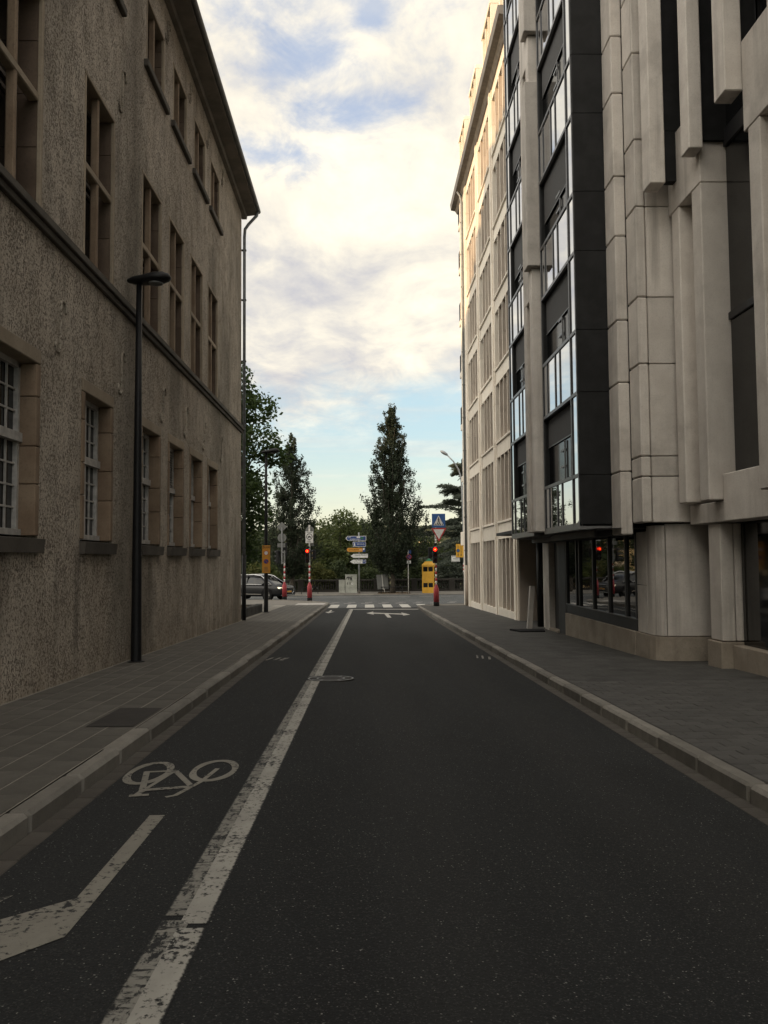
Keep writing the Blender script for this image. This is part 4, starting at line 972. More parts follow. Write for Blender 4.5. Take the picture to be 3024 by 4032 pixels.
# --- helpers for flat signs facing the viewer (normal -Y)
def disc(b, cx_, cz, r, y0, y1, n=24): b.prism([(cx_+r*math.cos(2*math.pi*k/n), cz+r*math.sin(2*math.pi*k/n)) for k in range(n)], 'y', y0, y1); return b
def rect(b, x0, x1, z0, z1, y0, y1): b.box(x0, x1, y0, y1, z0, z1); return b
def ringy(b, cx_, cz, r0, r1, y, n=24):
    o = len(b.v)
    for k in range(n):
        a = 2*math.pi*k/n; b.v += [(cx_+r0*math.cos(a), y, cz+r0*math.sin(a)), (cx_+r1*math.cos(a), y, cz+r1*math.sin(a))]
    b.f += [(o+2*k, o+2*k+1, o+(2*k+3) % (2*n), o+(2*k+2) % (2*n)) for k in range(n)]; return b
# orange no-parking zone sign strapped to the second lamp
os_ = thing('parking_sign', (-4.27, 36.33, 1.05), 'tall orange zone sign with two round symbols strapped to the street lamp', 'sign')
fix_normals(MB().box(-0.17, 0.17, -0.012, 0.012, 0, 1.18, 0.004).build('board', 'sign_orange', os_))
text('lettering', 'ZONE', 0.12, (0, -0.016, 1.10), 'sign_black', os_)
bd = disc(MB(), 0, 0.86, 0.10, -0.018, -0.013).build('red_disc', 'sign_red', os_); disc(MB(), 0, 0.86, 0.078, -0.022, -0.0185).build('white_disc', 'sign_white', os_)
disc(MB(), 0, 0.50, 0.105, -0.018, -0.013).build('red_ring', 'sign_red', os_); disc(MB(), 0, 0.50, 0.09, -0.022, -0.0185).build('blue_disc', 'navy', os_)
b = MB().box(-0.09, 0.09, -0.026, -0.0225, -0.011, 0.011); b.build('red_bar', 'sign_red', os_, loc=(0, 0, 0.50), rot=(0, math.radians(45), 0))
for k in range(4): MB().box(-0.10+0.01*k, 0.10-0.012*k, -0.016, -0.0125, 0.08+0.05*k, 0.098+0.05*k).build('small_print', 'brown_trim', os_)
for z in (0.3, 0.9): MB().box(-0.10, 0.10, 0.013, 0.20, z, z+0.03).build('clamp', 'black_metal', os_)
# --- red-and-white posts
def banded_post(t, H, z_red=1.15, r=0.05, bands=True):
    MB().tube([(0, 0, -0.03), (0, 0, 0.22)], 0.155, 16).build('base_ring', 'rubber', t, True)
    MB().tube([(0, 0, 0.20), (0, 0, z_red-0.22), (0, 0, z_red), (0, 0, z_red+0.03)], [0.15, 0.145, 0.06, 0.055], 16).build('bollard', 'red_paint', t, True)
    z = z_red+0.02; k = 0
    while z < H-0.01:
        h = 0.20 if k % 2 == 0 else 0.15
        MB().tube([(0, 0, z), (0, 0, min(H, z+h))], r, 12).build('band', 'white_paint' if (k % 2 == 0 or z > 2.2) else 'sign_red', t, True); z += h; k += 1
def signal_head(t, x, y, z, lit=0, rz=0.0, nl=3):
    h = bpy.data.objects.new('signal_head', None)
    b = MB().box(-0.13, 0.13, -0.10, 0.10, -0.15-0.29*(nl-1), 0.15, 0.03); o = b.build('signal_head', 'black_metal', t, False, (x, y, z), (0, 0, rz))
    for k in range(nl):
        zz = -0.29*k
        mt = ('lamp_red' if k == lit else 'glass_lens')
        fix_normals(disc(MB(), 0, zz, 0.098, -0.115, -0.101, 20).build('lens', mt, o))
        if k == lit: fix_normals(disc(MB(), 0, zz, 0.040, -0.119, -0.116, 20).build('lamp_core', 'lamp_red_core', o))
        v = MB(); n = 10
        for j in range(n+1):
            a = math.radians(-10+200*j/n); 
            v.v += [(0.112*math.cos(a), -0.10, zz+0.112*math.sin(a)), (0.112*math.cos(a), -0.26+0.06*abs(math.cos(a)), zz+0.112*math.sin(a))]
        v.f = [(2*j, 2*j+1, 2*j+3, 2*j+2) for j in range(n)]
        v.build('visor', 'black_metal', o)
    bpy.data.objects.remove(h)
    return o
# right-hand signal with crossing and give-way signs
rs = thing('traffic_light', (3.75, 45.4, B(45.4)+0.02), 'red traffic light below a blue crossing sign and a give-way triangle', 'traffic light', 'traffic lights at the crossing')
banded_post(rs, 4.85, 1.12, 0.045)
signal_head(rs, -0.06, -0.19, 3.02)
signal_head(rs, 0.0, 0.1, 3.02, lit=-1, rz=math.radians(75), nl=2).location = (-0.30, 0.05, 3.0)
fix_normals(MB().box(-0.11, 0.03, -0.24, -0.12, 3.2, 3.36, 0.01).build('top_box', 'black_metal', rs))
sq = fix_normals(MB().box(-0.20, 0.52, -0.075, -0.055, 4.20, 4.94, 0.008).build('crossing_sign', 'sign_blue', rs))
b = MB().prism([(-0.12, 4.31), (0.44, 4.31), (0.16, 4.85)], 'y', -0.081, -0.0765); fix_normals(b.build('white_triangle', 'sign_white', sq))
b = MB(); disc(b, 0.16, 4.735, 0.026, -0.086, -0.082, 12)
for q in ([(0.135, 4.70), (0.185, 4.70), (0.19, 4.56), (0.14, 4.56)], [(0.14, 4.57), (0.17, 4.57), (0.10, 4.36), (0.065, 4.36)], [(0.155, 4.57), (0.19, 4.57), (0.255, 4.36), (0.22, 4.36)], [(0.135, 4.70), (0.09, 4.60), (0.105, 4.595), (0.145, 4.67)], [(0.185, 4.70), (0.235, 4.60), (0.22, 4.595), (0.175, 4.67)]): b.prism(q, 'y', -0.086, -0.082)
for k in range(5): x = -0.06+k*0.10; b.prism([(x, 4.33), (x+0.055, 4.33), (x+0.045+0.01*(2-k), 4.41), (x+0.012+0.01*(2-k), 4.41)], 'y', -0.0855, -0.0815)
fix_normals(b.build('walker_symbol', 'sign_black', sq))
tri = fix_normals(MB().prism([(-0.24, 4.17), (0.58, 4.17), (0.17, 3.43)], 'y', -0.075, -0.055).build('give_way_sign', 'sign_red', rs))
fix_normals(MB().prism([(-0.13, 4.105), (0.47, 4.105), (0.17, 3.56)], 'y', -0.081, -0.0765).build('white_field', 'sign_white', tri))
# left signal with the round camera sign
ls = thing('traffic_light', (-3.53, 53.0, B(53)+0.07), 'red traffic light beside a white sign with a black ring', 'traffic light', 'traffic lights at the crossing')
banded_post(ls, 4.75, 1.15, 0.05)
signal_head(ls, -0.12, -0.2, 3.12)
signal_head(ls, 0.0, 0.1, 3.05, lit=-1, rz=math.radians(-75), nl=2).location = (0.28, 0.05, 3.05)
fix_normals(MB().box(-0.16, 0.02, -0.25, -0.12, 3.3, 3.44, 0.01).build('top_box', 'black_metal', ls))
bd = fix_normals(MB().box(-0.24, 0.24, -0.085, -0.065, 3.62, 4.36, 0.006).build('sign_board', 'sign_white', ls))
ringy(MB(), 0, 4.02, 0.155, 0.195, -0.087).build('black_ring', 'sign_black', bd)
b = MB(); b.prism([(-0.10, 3.97), (0.09, 3.97), (0.10, 4.02), (0.05, 4.03), (0.02, 4.08), (-0.05, 4.06), (-0.11, 4.01)], 'y', -0.092, -0.088); disc(b, -0.06, 3.96, 0.028, -0.093, -0.088, 10); disc(b, 0.05, 3.96, 0.028, -0.093, -0.088, 10)
fix_normals(b.build('car_symbol', 'sign_black', bd))
text('lettering', 'ZONE', 0.12, (0, -0.089, 4.285), 'sign_black', bd)
for k in range(3): MB().box(-0.12, 0.12-0.03*k, -0.088, -0.086, 3.68+0.045*k, 3.695+0.045*k).build('small_print', 'sign_black', bd)
fix_normals(disc(MB(), 0.02, 4.42, 0.26, 0.055, 0.07).build('sign_back', 'sign_grey', ls)); MB().box(0.0, 0.28, 0.055, 0.07, 3.45, 3.75).build('plate_back', 'sign_grey', ls)
# signs seen from behind on the corner further left
bs = thing('signal_post', (-5.36, 55.8, B(55.8)+0.07), 'red and white post with the grey backs of signs beside the parked car', 'signal post')
banded_post(bs, 3.2, 1.15, 0.05)
MB().box(-0.21, -0.13, -0.03, 0.03, 2.35, 4.75).build('upper_tube', 'grey_steel', bs); MB().box(-0.04, 0.05, -0.06, 0.02, 2.4, 3.25).build('cable_cover', 'sign_grey', bs)
for z in (2.4, 3.1): MB().box(-0.20, 0.06, -0.045, 0.035, z, z+0.06).build('clamp', 'grey_steel', bs)
fix_normals(disc(MB(), -0.17, 4.08, 0.29, 0.04, 0.055).build('round_sign', 'sign_grey', bs))
fix_normals(MB().prism([(-0.17, 4.45), (0.16, 4.80), (-0.17, 5.13), (-0.50, 4.80)], 'y', 0.04, 0.055).build('diamond_sign', 'sign_grey', bs))
MB().box(-0.47, 0.05, 0.04, 0.055, 3.45, 3.72).build('plate', 'sign_grey', bs)
o = signal_head(bs, 0.0, 0.0, 3.05, lit=-1, rz=math.radians(180)); o.location = (0.02, 0.16, 3.6)
o = signal_head(bs, 0.0, 0.0, 3.05, lit=-1, rz=math.radians(-115)); o.location = (-0.42, 0.0, 3.1)
# --- direction signs on a grey post
dp = thing('direction_signpost', (-0.58, 70.4, FZ), 'grey post stacked with five arrow direction signs before the balustrade', 'signpost')
MB().tube([(0, 0, -0.05), (0, 0, 0.25)], 0.10, 12).build('foot', 'dark_stone', dp, True); MB().tube([(0, 0, 0.2), (0, 0, 5.05)], [0.075, 0.055], 12).build('post', 'grey_steel', dp, True)
dz = -FZ
def zz(z): return 1.6+(z-1.6)*0.952-FZ
def xx(x): return x*0.952+0.58
def arrow_board(name, tip, x0, x1, z0, z1, edge, face, lab):
    zm = (z0+z1)/2
    o = fix_normals(MB().prism([(tip, zm), (x0, z1), (x1, z1), (x1, z0), (x0, z0)], 'y', -0.11, -0.08).build(name, edge, dp))
    e = 0.035
    fix_normals(MB().prism([(tip+e*2.2, zm), (x0+e*.5, z1-e), (x1-e, z1-e), (x1-e, z0+e), (x0+e*.5, z0+e)], 'y', -0.116, -0.111).build('face', face, o))
    for (s, sz, x, z, mt, xs_) in lab: text('lettering', s, sz, (x, -0.119, z), mt, o, xs=xs_)
    return o
a = arrow_board('arrow_board', xx(-1.78), xx(-1.59), xx(0.02), zz(3.24), zz(3.65), 'sign_white', 'navy', [('SAARBRUCKEN', 0.15, xx(-0.95), zz(3.36), 'sign_white', 0.85), ('E29', 0.14, xx(-1.42), zz(3.54), 'sign_white', 1)])
MB().box(xx(-0.80), xx(-0.5), -0.119, -0.1165, zz(3.48), zz(3.60)).build('white_patch', 'sign_white', a); MB().box(xx(-0.46), xx(-0.24), -0.119, -0.1165, zz(3.36), zz(3.54)).build('green_patch', 'booth_green', a)
b2 = fix_normals(MB().box(xx(-1.14), xx(0.0), -0.11, -0.08, zz(2.72), zz(3.15)).build('motorway_board', 'sign_white', dp)); MB().box(xx(-1.14)+.03, xx(0.0)-.03, -0.116, -0.111, zz(2.72)+.03, zz(3.15)-.03).build('face', 'navy', b2)
fix_normals(MB().prism([(xx(-1.05), zz(2.80)), (xx(-1.01), zz(3.07)), (xx(-0.97), zz(3.07)), (xx(-0.92), zz(2.80))], 'y', -0.119, -0.1165).build('motorway_symbol', 'sign_white', b2))
text('lettering', 'BRUXELLES', 0.15, (xx(-0.45), -0.119, zz(2.93)), 'sign_white', b2, xs=0.8)
a = arrow_board('arrow_board', xx(-1.77), xx(-1.60), xx(-0.05), zz(2.24), zz(2.65), 'sign_black', 'sign_orange', [('ETTELBRUCK', 0.16, xx(-1.05), zz(2.44), 'sign_black', 0.85), ('E421', 0.12, xx(-0.46), zz(2.44), 'sign_white', 0.9)])
MB().box(xx(-0.30), xx(-0.06), -0.121, -0.117, zz(2.26), zz(2.63)).build('blue_patch', 'navy', a); MB().box(xx(-0.27), xx(-0.13), -0.124, -0.1215, zz(2.42), zz(2.60)).build('white_patch', 'sign_white', a)
arrow_board('arrow_board', xx(-1.41), xx(-1.12), xx(0.20), zz(1.71), zz(2.12), 'sign_black', 'sign_white', [('Clausen-Neudorf', 0.15, xx(-0.45), zz(1.99), 'sign_black', 0.95)])
a = arrow_board('arrow_board', xx(-1.48), xx(-1.12), xx(0.03), zz(1.21), zz(1.62), 'sign_black', 'sign_white', [('Bd. Royal', 0.13, xx(-0.65), zz(1.50), 'sign_black', 1), ('Pl. du Theatre', 0.11, xx(-0.75), zz(1.32), 'sign_black', 0.9)])
MB().box(xx(-0.30), xx(-0.03), -0.121, -0.117, zz(1.26), zz(1.57)).build('parking_patch', 'navy', a); text('lettering', 'P', 0.22, (xx(-0.165), -0.123, zz(1.415)), 'sign_white', a)
# --- cabinets
def cabinet(x, y, w, d, h, label, graffiti=False):
    t = thing('utility_cabinet', (x, y, FZ), label, 'cabinet')
    fix_normals(MB().box(-w/2, w/2, -d/2, d/2, 0, h*0.27, 0.01).build('plinth', 'cabinet_grey', t)); c_ = fix_normals(MB().box(-w/2, w/2, -d/2, d/2, h*0.275, h-0.05, 0.012).build('body', 'cabinet_grey', t)); MB().box(-w/2-.02, w/2+.02, -d/2-.02, d/2+.02, h-0.05, h).build('lid', 'cabinet_grey', t)
    if graffiti:
        random.seed(3)
        for k in range(11):
            p = [(-w/2+0.06+(w-0.5)*k/11+random.uniform(0, .12), -d/2-0.004, h-0.15-random.uniform(0, .34)) for _ in range(4)]; MB().tube(p, 0.016, 5).build('graffiti', 'sign_black', t)
        for x_ in (-0.32, -0.13): MB().box(x_, x_+0.05, -d/2-0.008, -d/2-0.001, h*0.45, h*0.58).build('vent', 'sign_black', t)
        fix_normals(disc(MB(), 0.08, h*0.5, 0.09, -d/2-0.006, -d/2-0.001).build('sticker', 'sign_white', t)); fix_normals(disc(MB(), 0.08, h*0.5, 0.03, -d/2-0.009, -d/2-0.0065).build('sticker_dot', 'sign_black', t))
    return t
cabinet(-1.26, 71.6, 0.98, 0.45, 1.55, 'tall pale grey utility cabinet scrawled with black graffiti', True)
cabinet(-2.05, 71.9, 0.50, 0.40, 1.08, 'small pale grey utility cabinet without graffiti')
# --- leaning temporary sign seen from behind, hoop rails, parking sign
tp = thing('temporary_sign', (1.45, 71.2, FZ), 'large grey sign board leaning, seen from behind, by the tree trunk', 'sign')
o = fix_normals(MB().box(-0.47, 0.47, -0.02, 0.0, 0.32, 1.54, 0.006).build('board', 'sign_grey', tp, rot=(0, math.radians(-5), 0))); MB().box(-0.03, 0.03, -0.05, -0.021, 0.25, 1.54).build('stiffener', 'white_paint', o)
MB().tube([(0.1, 0, 0.0), (0.06, 0, 0.35)], 0.03, 8).build('leg', 'white_paint', tp); MB().box(-0.45, 0.55, -0.2, 0.2, 0.0, 0.06).build('foot', 'rubber', tp)
def hoop(x0, x1, y, label, dy=0.0):
    t = thing('hoop_rail', ((x0+x1)/2, y, FZ), label, 'railing', 'low black rails along the far pavement'); w = (x1-x0)/2
    MB().tube([(-w, -dy, -0.02), (-w, -dy, 0.52)], 0.028, 8).build('post', 'black_metal', t); MB().tube([(w, dy, -0.02), (w, dy, 0.52)], 0.028, 8).build('post', 'black_metal', t)
    MB().tube([(-w-.02, -dy, 0.53), (w+.02, dy, 0.53)], 0.034, 8).build('bar', 'black_metal', t)
hoop(1.22, 2.92, 69.4, 'low black rail in front of the leaning grey board'); hoop(2.95, 3.55, 70.2, 'short low black rail between the tree trunk and parking sign', 0.5); hoop(-5.3, -4.0, 70.0, 'low black rail on the far pavement behind the signal posts near the car', 0.4)
np_ = thing('no_parking_sign', (3.46, 69.6, FZ), 'round red and blue no-parking sign on a slim white post', 'sign')
MB().tube([(0, 0, -0.03), (0, 0, 3.55)], 0.035, 10).build('post', 'white_paint', np_, True)
o = fix_normals(disc(MB(), 0.06, 2.98, 0.21, -0.06, -0.045).build('disc', 'sign_red', np_)); fix_normals(disc(MB(), 0.06, 2.98, 0.165, -0.066, -0.061).build('blue_field', 'navy', o)); MB().box(-0.18, 0.18, -0.07, -0.067, -0.025, 0.025).build('red_bar', 'sign_red', o, loc=(0.06, 0, 2.98), rot=(0, math.radians(45), 0))
fix_normals(MB().box(-0.11, 0.23, -0.06, -0.045, 2.44, 2.68).build('plate', 'sign_white', np_)); MB().box(-0.02, 0.15, -0.065, -0.061, 2.52, 2.60).build('plate_text', 'sign_grey', np_)
MB().box(0.05, 0.26, 0.03, 0.045, 3.25, 3.55).build('upper_plate', 'navy', np_)
# --- yellow booth
bt = thing('yellow_booth', (5.22, 70.3, FZ), 'yellow glazed booth with a small green pointed roof by the balustrade', 'booth', rz=math.radians(-14))
w = 0.50; h = 2.30
fix_normals(MB().box(-w, w, -w, w, 0.0, 0.03).build('base', 'booth_yellow', bt))
for sx_, sy_ in ((-1, -1), (1, -1), (1, 1), (-1, 1)): fix_normals(MB().box(sx_*w-(0.07 if sx_ > 0 else 0), sx_*w+(0.07 if sx_ < 0 else 0), sy_*w-(0.07 if sy_ > 0 else 0), sy_*w+(0.07 if sy_ < 0 else 0), 0.03, h, 0.006).build('corner_post', 'booth_yellow', bt))
def booth_side(rz, solid):
    for z0, z1, mt in ((0.03, 0.44, 'booth_yellow'), (0.44, 0.86, 'g'), (0.86, 1.30, 'booth_yellow' if solid else 'g'), (1.30, 1.74, 'booth_yellow' if solid else 'g'), (1.74, 2.18, 'g')):
        for x0, x1 in ((-0.43, -0.012), (0.012, 0.43)):
            if mt == 'g': fix_normals(MB().box(x0+0.02, x1-0.02, -w+0.022, -w+0.03, z0+0.015, z1-0.015).build('pane', 'glass_car', bt, rot=(0, 0, rz)))
            else: fix_normals(MB().box(x0, x1, -w+0.012, -w+0.03, z0+0.006, z1-0.006, 0.004).build('panel', 'booth_yellow', bt, rot=(0, 0, rz)))
    b = MB()
    for z in (0.03, 0.44, 0.86, 1.30, 1.74, 2.18): b.box(-0.43, 0.43, -w+0.02, -w+0.055, z-0.03, z+0.03)
    for x in (-0.41, 0, 0.41): b.box(x-0.03, x+0.03, -w+0.022, -w+0.057, 0.03, 2.18)
    b.build('frame', 'booth_yellow', bt, rot=(0, 0, rz))
for k in range(4): booth_side(k*math.pi/2, k in (0, 2, 3))
fix_normals(MB().box(-w-.02, w+.02, -w-.02, w+.02, 2.18, 2.32, 0.01).build('eave', 'booth_yellow', bt))
def pyr(r0, z0, r1, z1): return MB().add([(sx_*r0, sy_*r0, z0) for sx_, sy_ in ((-1, -1), (1, -1), (1, 1), (-1, 1))]+[(sx_*r1, sy_*r1, z1) for sx_, sy_ in ((-1, -1), (1, -1), (1, 1), (-1, 1))], [(0, 1, 5, 4), (1, 2, 6, 5), (2, 3, 7, 6), (3, 0, 4, 7), (4, 5, 6, 7), (3, 2, 1, 0)])
pyr(w+.02, 2.325, 0.24, 2.62).build('roof', 'booth_yellow', bt); pyr(0.26, 2.625, 0.03, 2.86).build('roof_cap', 'booth_green', bt)
# --- lamp with bent arm and signs at the right
rl = thing('street_lamp', (8.06, 70.0, FZ), 'tall grey street lamp with a curved arm and a yellow lane sign', 'street lamp')
MB().tube([(0.1, 0, -0.03), (0.08, 0, 3), (0.02, 0, 7), (-0.08, 0, 9.3), (-0.30, 0, 10.2), (-0.72, 0, 10.9), (-1.25, 0, 11.45)], [0.12, 0.11, 0.09, 0.075, 0.065, 0.055, 0.05], 12).build('pole', 'grey_steel', rl, True)
fix_normals(MB().lathe([(0.02, -0.36), (0.10, -0.30), (0.14, -0.05), (0.13, 0.16), (0.05, 0.34), (0.02, 0.36)], 12).build('lamp_head', 'grey_steel', rl, True, (-1.50, 0, 11.62), (0, math.radians(-58), 0)))
yb = fix_normals(MB().box(-0.62, 0.60, -0.16, -0.13, 2.92, 4.02, 0.01).build('lane_sign', 'sign_yellow', rl))
for x, upw in ((-0.45, 0), (-0.20, 0), (0.06, 1), (0.32, 1)):
    MB().box(x-0.018, x+0.018, -0.166, -0.161, 3.08, 3.90).build('arrow_shaft', 'sign_black', yb)
    q = [(x-0.055, 3.15), (x+0.055, 3.15), (x, 3.0)] if not upw else [(x-0.055, 3.85), (x+0.055, 3.85), (x, 3.99)]
    fix_normals(MB().prism(q, 'y', -0.167, -0.1615).build('arrow_head', 'sign_black', yb))
for x in (-0.45, 0.28): fix_normals(disc(MB(), x, 3.47, 0.14, -0.172, -0.1675).build('blue_disc', 'sign_black', yb)); fix_normals(disc(MB(), x, 3.47, 0.11, -0.177, -0.1725).build('bus_lane_disc', 'sign_blue', yb))
wb = fix_normals(MB().box(-1.0, -0.32, -0.10, -0.08, 2.55, 3.06).build('white_sign', 'sign_white', rl)); MB().box(-0.96, -0.36, -0.106, -0.101, 2.99, 3.02).build('border', 'sign_black', wb); MB().box(-0.96, -0.36, -0.106, -0.101, 2.585, 2.62).build('border', 'sign_black', wb)
text('lettering', 'Hotel', 0.17, (-0.66, -0.106, 2.80), 'sign_grey', wb)
for k, mt in enumerate(('sign_white', 'sign_red', 'sign_white', 'sign_red', 'sign_white')): MB().box(-0.05, 0.20, -0.135, -0.115, 1.70+0.15*k, 1.845+0.15*k).build('sleeve_band', mt, rl)
# --- stone plank and black mat at the passage
pk = thing('stone_plank', (4.92, 25.7, B(25.7)), 'pale board leaning upright in the passage mouth', 'board')
fix_normals(MB().box(-0.07, 0.07, -0.28, 0.0, 0.0, 1.28, 0.004).build('board', 'cut_stone_white', pk, rot=(math.radians(-2), math.radians(5), math.radians(-4))))
dm = tag(MB().prism([(4.20, 24.9), (4.36, 24.1), (5.08, 24.1), (5.16, 24.7)], 'z', B(24.5)-0.03, B(24.1)+0.035).build('floor_mat', 'rubber'), 'flat black mat on the pavement before the leaning board', 'mat')
fix_normals(dm)
# --- dark SUV
car = thing('car', (-8.2, 58.4, B(58.4)+0.0), 'dark grey SUV with silver trim waiting at the junction', 'car', rz=math.radians(-28))
car.location = (-6.2, 57.9, B(58)+0.0)
# local: x forward (length 5.0, front at +1.1), y left, z up
def car_profile():
    st_ = [(-3.95, .62, .95, .98, .98, .55), (-3.80, .42, .98, 1.05, 1.50, .62), (-3.2, .30, .98, 1.10, 1.66, .66), (-2.0, .27, .985, 1.10, 1.72, .68), (-0.9, .27, .985, 1.08, 1.70, .67), (-0.2, .27, .985, 1.06, 1.48, .66), (0.25, .27, .98, 1.04, 1.10, .72), (0.7, .30, .97, 1.0, 1.04, .74), (1.0, .32, .92, .90, .98, .70), (1.13, .40, .80, .74, .80, .62)]
    return st_
b = MB(); n = 12
S_ = [(-3.97, .50, .70, .60), (-3.90, .36, .92, .98), (-3.5, .30, .97, 1.08), (-2.4, .28, .985, 1.09), (-1.0, .28, .985, 1.07), (0.0, .28, .98, 1.05), (0.5, .29, .965, 1.02), (0.85, .30, .93, .97), (1.05, .33, .85, .86), (1.12, .42, .74, .70)]
for (x, z0, hw, zt) in S_:
    for (yy_, z) in ((-hw*.92, z0), (-hw, z0+(zt-z0)*.25), (-hw, z0+(zt-z0)*.7), (-hw*.93, zt), (-hw*.5, zt+.035), (hw*.5, zt+.035), (hw*.93, zt), (hw, z0+(zt-z0)*.7), (hw, z0+(zt-z0)*.25), (hw*.92, z0)): b.v.append((x, yy_, z))
for i in range(len(S_)-1):
    for k in range(9): b.f.append((i*10+k, i*10+k+1, (i+1)*10+k+1, (i+1)*10+k))
    b.f.append((i*10+9, i*10, (i+1)*10, (i+1)*10+9))
b.f += [tuple(range(10)), tuple(range((len(S_)-1)*10, len(S_)*10))]
body = fix_normals(b.build('body', 'car_paint', car, True))
b = MB(); G = [(-3.80, .90, 1.05, .70, 1.10), (-3.45, .92, 1.05, .70, 1.55), (-2.6, .93, 1.05, .70, 1.70), (-1.2, .93, 1.05, .70, 1.72), (-0.65, .93, 1.05, .69, 1.66), (0.30, .90, 1.04, .72, 1.07)]
for (x, hb, zb, ht, zt) in G:
    for (yy_, z) in ((-hb, zb), (-ht, zt-.02), (-ht*.5, zt), (ht*.5, zt), (ht, zt-.02), (hb, zb)): b.v.append((x, yy_, z))
for i in range(len(G)-1):
    for k in range(5): b.f.append((i*6+k, i*6+k+1, (i+1)*6+k+1, (i+1)*6+k))
b.f += [tuple(range(6))]
fix_normals(b.build('cabin_glass', 'glass_car', car, True))
b = MB()                      # roof skin and pillars
for i in range(1, 4):
    (x, hb, zb, ht, zt), (x2, hb2, zb2, ht2, zt2) = G[i], G[i+1]
    b.add([(x, -ht-.01, zt-.03), (x, -ht*.5, zt+.012), (x, ht*.5, zt+.012), (x, ht+.01, zt-.03), (x2, -ht2-.01, zt2-.03), (x2, -ht2*.5, zt2+.012), (x2, ht2*.5, zt2+.012), (x2, ht2+.01, zt2-.03)], [(0, 1, 5, 4), (1, 2, 6, 5), (2, 3, 7, 6)])
fix_normals(b.build('roof', 'car_paint', car, True))
for s_ in (-1, 1):
    MB().tube([(-3.45, s_*.74, 1.60), (-2.6, s_*.735, 1.715), (-1.2, s_*.735, 1.735), (-0.62, s_*.72, 1.65), (0.28, s_*.90, 1.07)], 0.028, 6).build('roof_rail', 'chrome', car, True)
    MB().tube([(-3.6, s_*.945, 1.085), (-1.5, s_*.955, 1.075), (0.25, s_*.93, 1.055)], 0.022, 6).build('belt_trim', 'chrome', car, True)
    MB().box(-2.9, -0.45, s_*.985-.012, s_*.985+.012, .40, .45).build('sill_trim', 'chrome', car)
    MB().tube([(-1.7, s_*.90, 1.08), (-1.65, s_*.745, 1.68)], 0.03, 6).build('pillar', 'rubber', car)
    m_ = fix_normals(MB().lathe([(0.02, -.12), (.09, -.08), (.10, .06), (.03, .11)], 10).build('mirror', 'car_paint', car, True, (-0.25, s_*1.06, 1.12), (math.radians(90), 0, 0))); MB().box(-.05, .05, -.1, .1, -.02, .02).build('mirror_cap', 'chrome', car, loc=(-0.25, s_*1.06, 1.18))
    hl = fix_normals(MB().add([(0.80, s_*.93, .92), (1.00, s_*.84, .90), (1.085, s_*.60, .84), (1.11, s_*.56, .74), (1.04, s_*.80, .76), (0.86, s_*.93, .82)], [(0, 1, 2, 3, 4, 5)]).build('headlight', 'headlight_glow' if s_ < 0 else 'chrome', car)); hl.location = (0.02, s_*.012, 0)
    for wx in (-3.0+0.0, 0.0):
        wl = MB().tube([(wx, s_*.70, .375), (wx, s_*.985, .375)], .375, 24).build('wheel', 'rubber', car, False)
        rm = fix_normals(MB().tube([(wx, s_*.985, .375), (wx, s_*.992, .375)], .255, 20).build('rim', 'iron', wl))
        sp_ = MB()
        for k in range(5):
            a = 2*math.pi*k/5; sp_.add([(wx+.04*math.cos(a+1.57), s_*.998, .375+.04*math.sin(a+1.57)), (wx+.25*math.cos(a+.16), s_*.998, .375+.25*math.sin(a+.16)), (wx+.25*math.cos(a-.16), s_*.998, .375+.25*math.sin(a-.16)), (wx+.04*math.cos(a-1.57), s_*.998, .375+.04*math.sin(a-1.57))], [(0, 1, 2, 3)])
        sp_.build('spokes', 'rim_metal', wl)
        ar_ = MB(); nn = 16
        for k in range(nn+1):
            a = math.pi*k/nn; ar_.v += [(wx+.40*math.cos(a), s_*.99, .375+.40*math.sin(a)), (wx+.47*math.cos(a), s_*.992, .375+.47*math.sin(a))]
        ar_.f = [(2*k, 2*k+1, 2*k+3, 2*k+2) for k in range(nn)]; ar_.build('wheel_arch', 'rubber', car)
gr = fix_normals(MB().add([(1.135, -.45, .86), (1.135, .45, .86), (1.145, .50, .60), (1.12, .38, .42), (1.12, -.38, .42), (1.145, -.50, .60)], [(0, 1, 2, 3, 4, 5)]).build('grille', 'rubber', car))
MB().tube([(1.14, -.46, .87), (1.14, .46, .87), (1.15, .51, .60), (1.13, .39, .41), (1.13, -.39, .41), (1.15, -.51, .60), (1.14, -.46, .87)], 0.018, 6).build('grille_frame', 'chrome', gr)
for z in (.52, .66, .76): MB().box(1.14, 1.15, -.44, .44, z, z+.018).build('grille_slat', 'chrome', gr)
MB().box(1.15, 1.16, -.26, .26, .55, .65).build('number_plate', 'sign_orange', car)
MB().box(1.02, 1.10, -.80, .80, .34, .38).build('bumper_trim', 'chrome', car)
# ================================================================== BALUSTRADE
bl = thing('balustrade', (0, 74.2, FZ), 'old dark stone balustrade running along the far pavement', 'balustrade')
MB().box(-45, 45, -0.16, 0.16, -0.5, 0.20, 0.01).build('plinth', 'old_stone', bl); MB().box(-45, 45, -0.19, 0.19, 0.92, 1.07, 0.02).build('rail', 'old_stone', bl)
bm_ = MB().lathe([(0.075, 0.20), (0.075, 0.25), (0.04, 0.29), (0.085, 0.45), (0.035, 0.72), (0.06, 0.80), (0.08, 0.84), (0.08, 0.92)], 8)
bme = bpy.data.meshes.new('baluster'); bme.from_pydata(bm_.v, [], bm_.f); bme.materials.append(MATS['old_stone']); bme.polygons.foreach_set('use_smooth', [True]*len(bme.polygons))
pb_ = MB().box(-0.26, 0.26, -0.22, 0.22, -0.4, 1.12, 0.02); pme = bpy.data.meshes.new('pier'); pme.from_pydata(pb_.v, [], pb_.f); pme.materials.append(MATS['old_stone'])
far = MB()
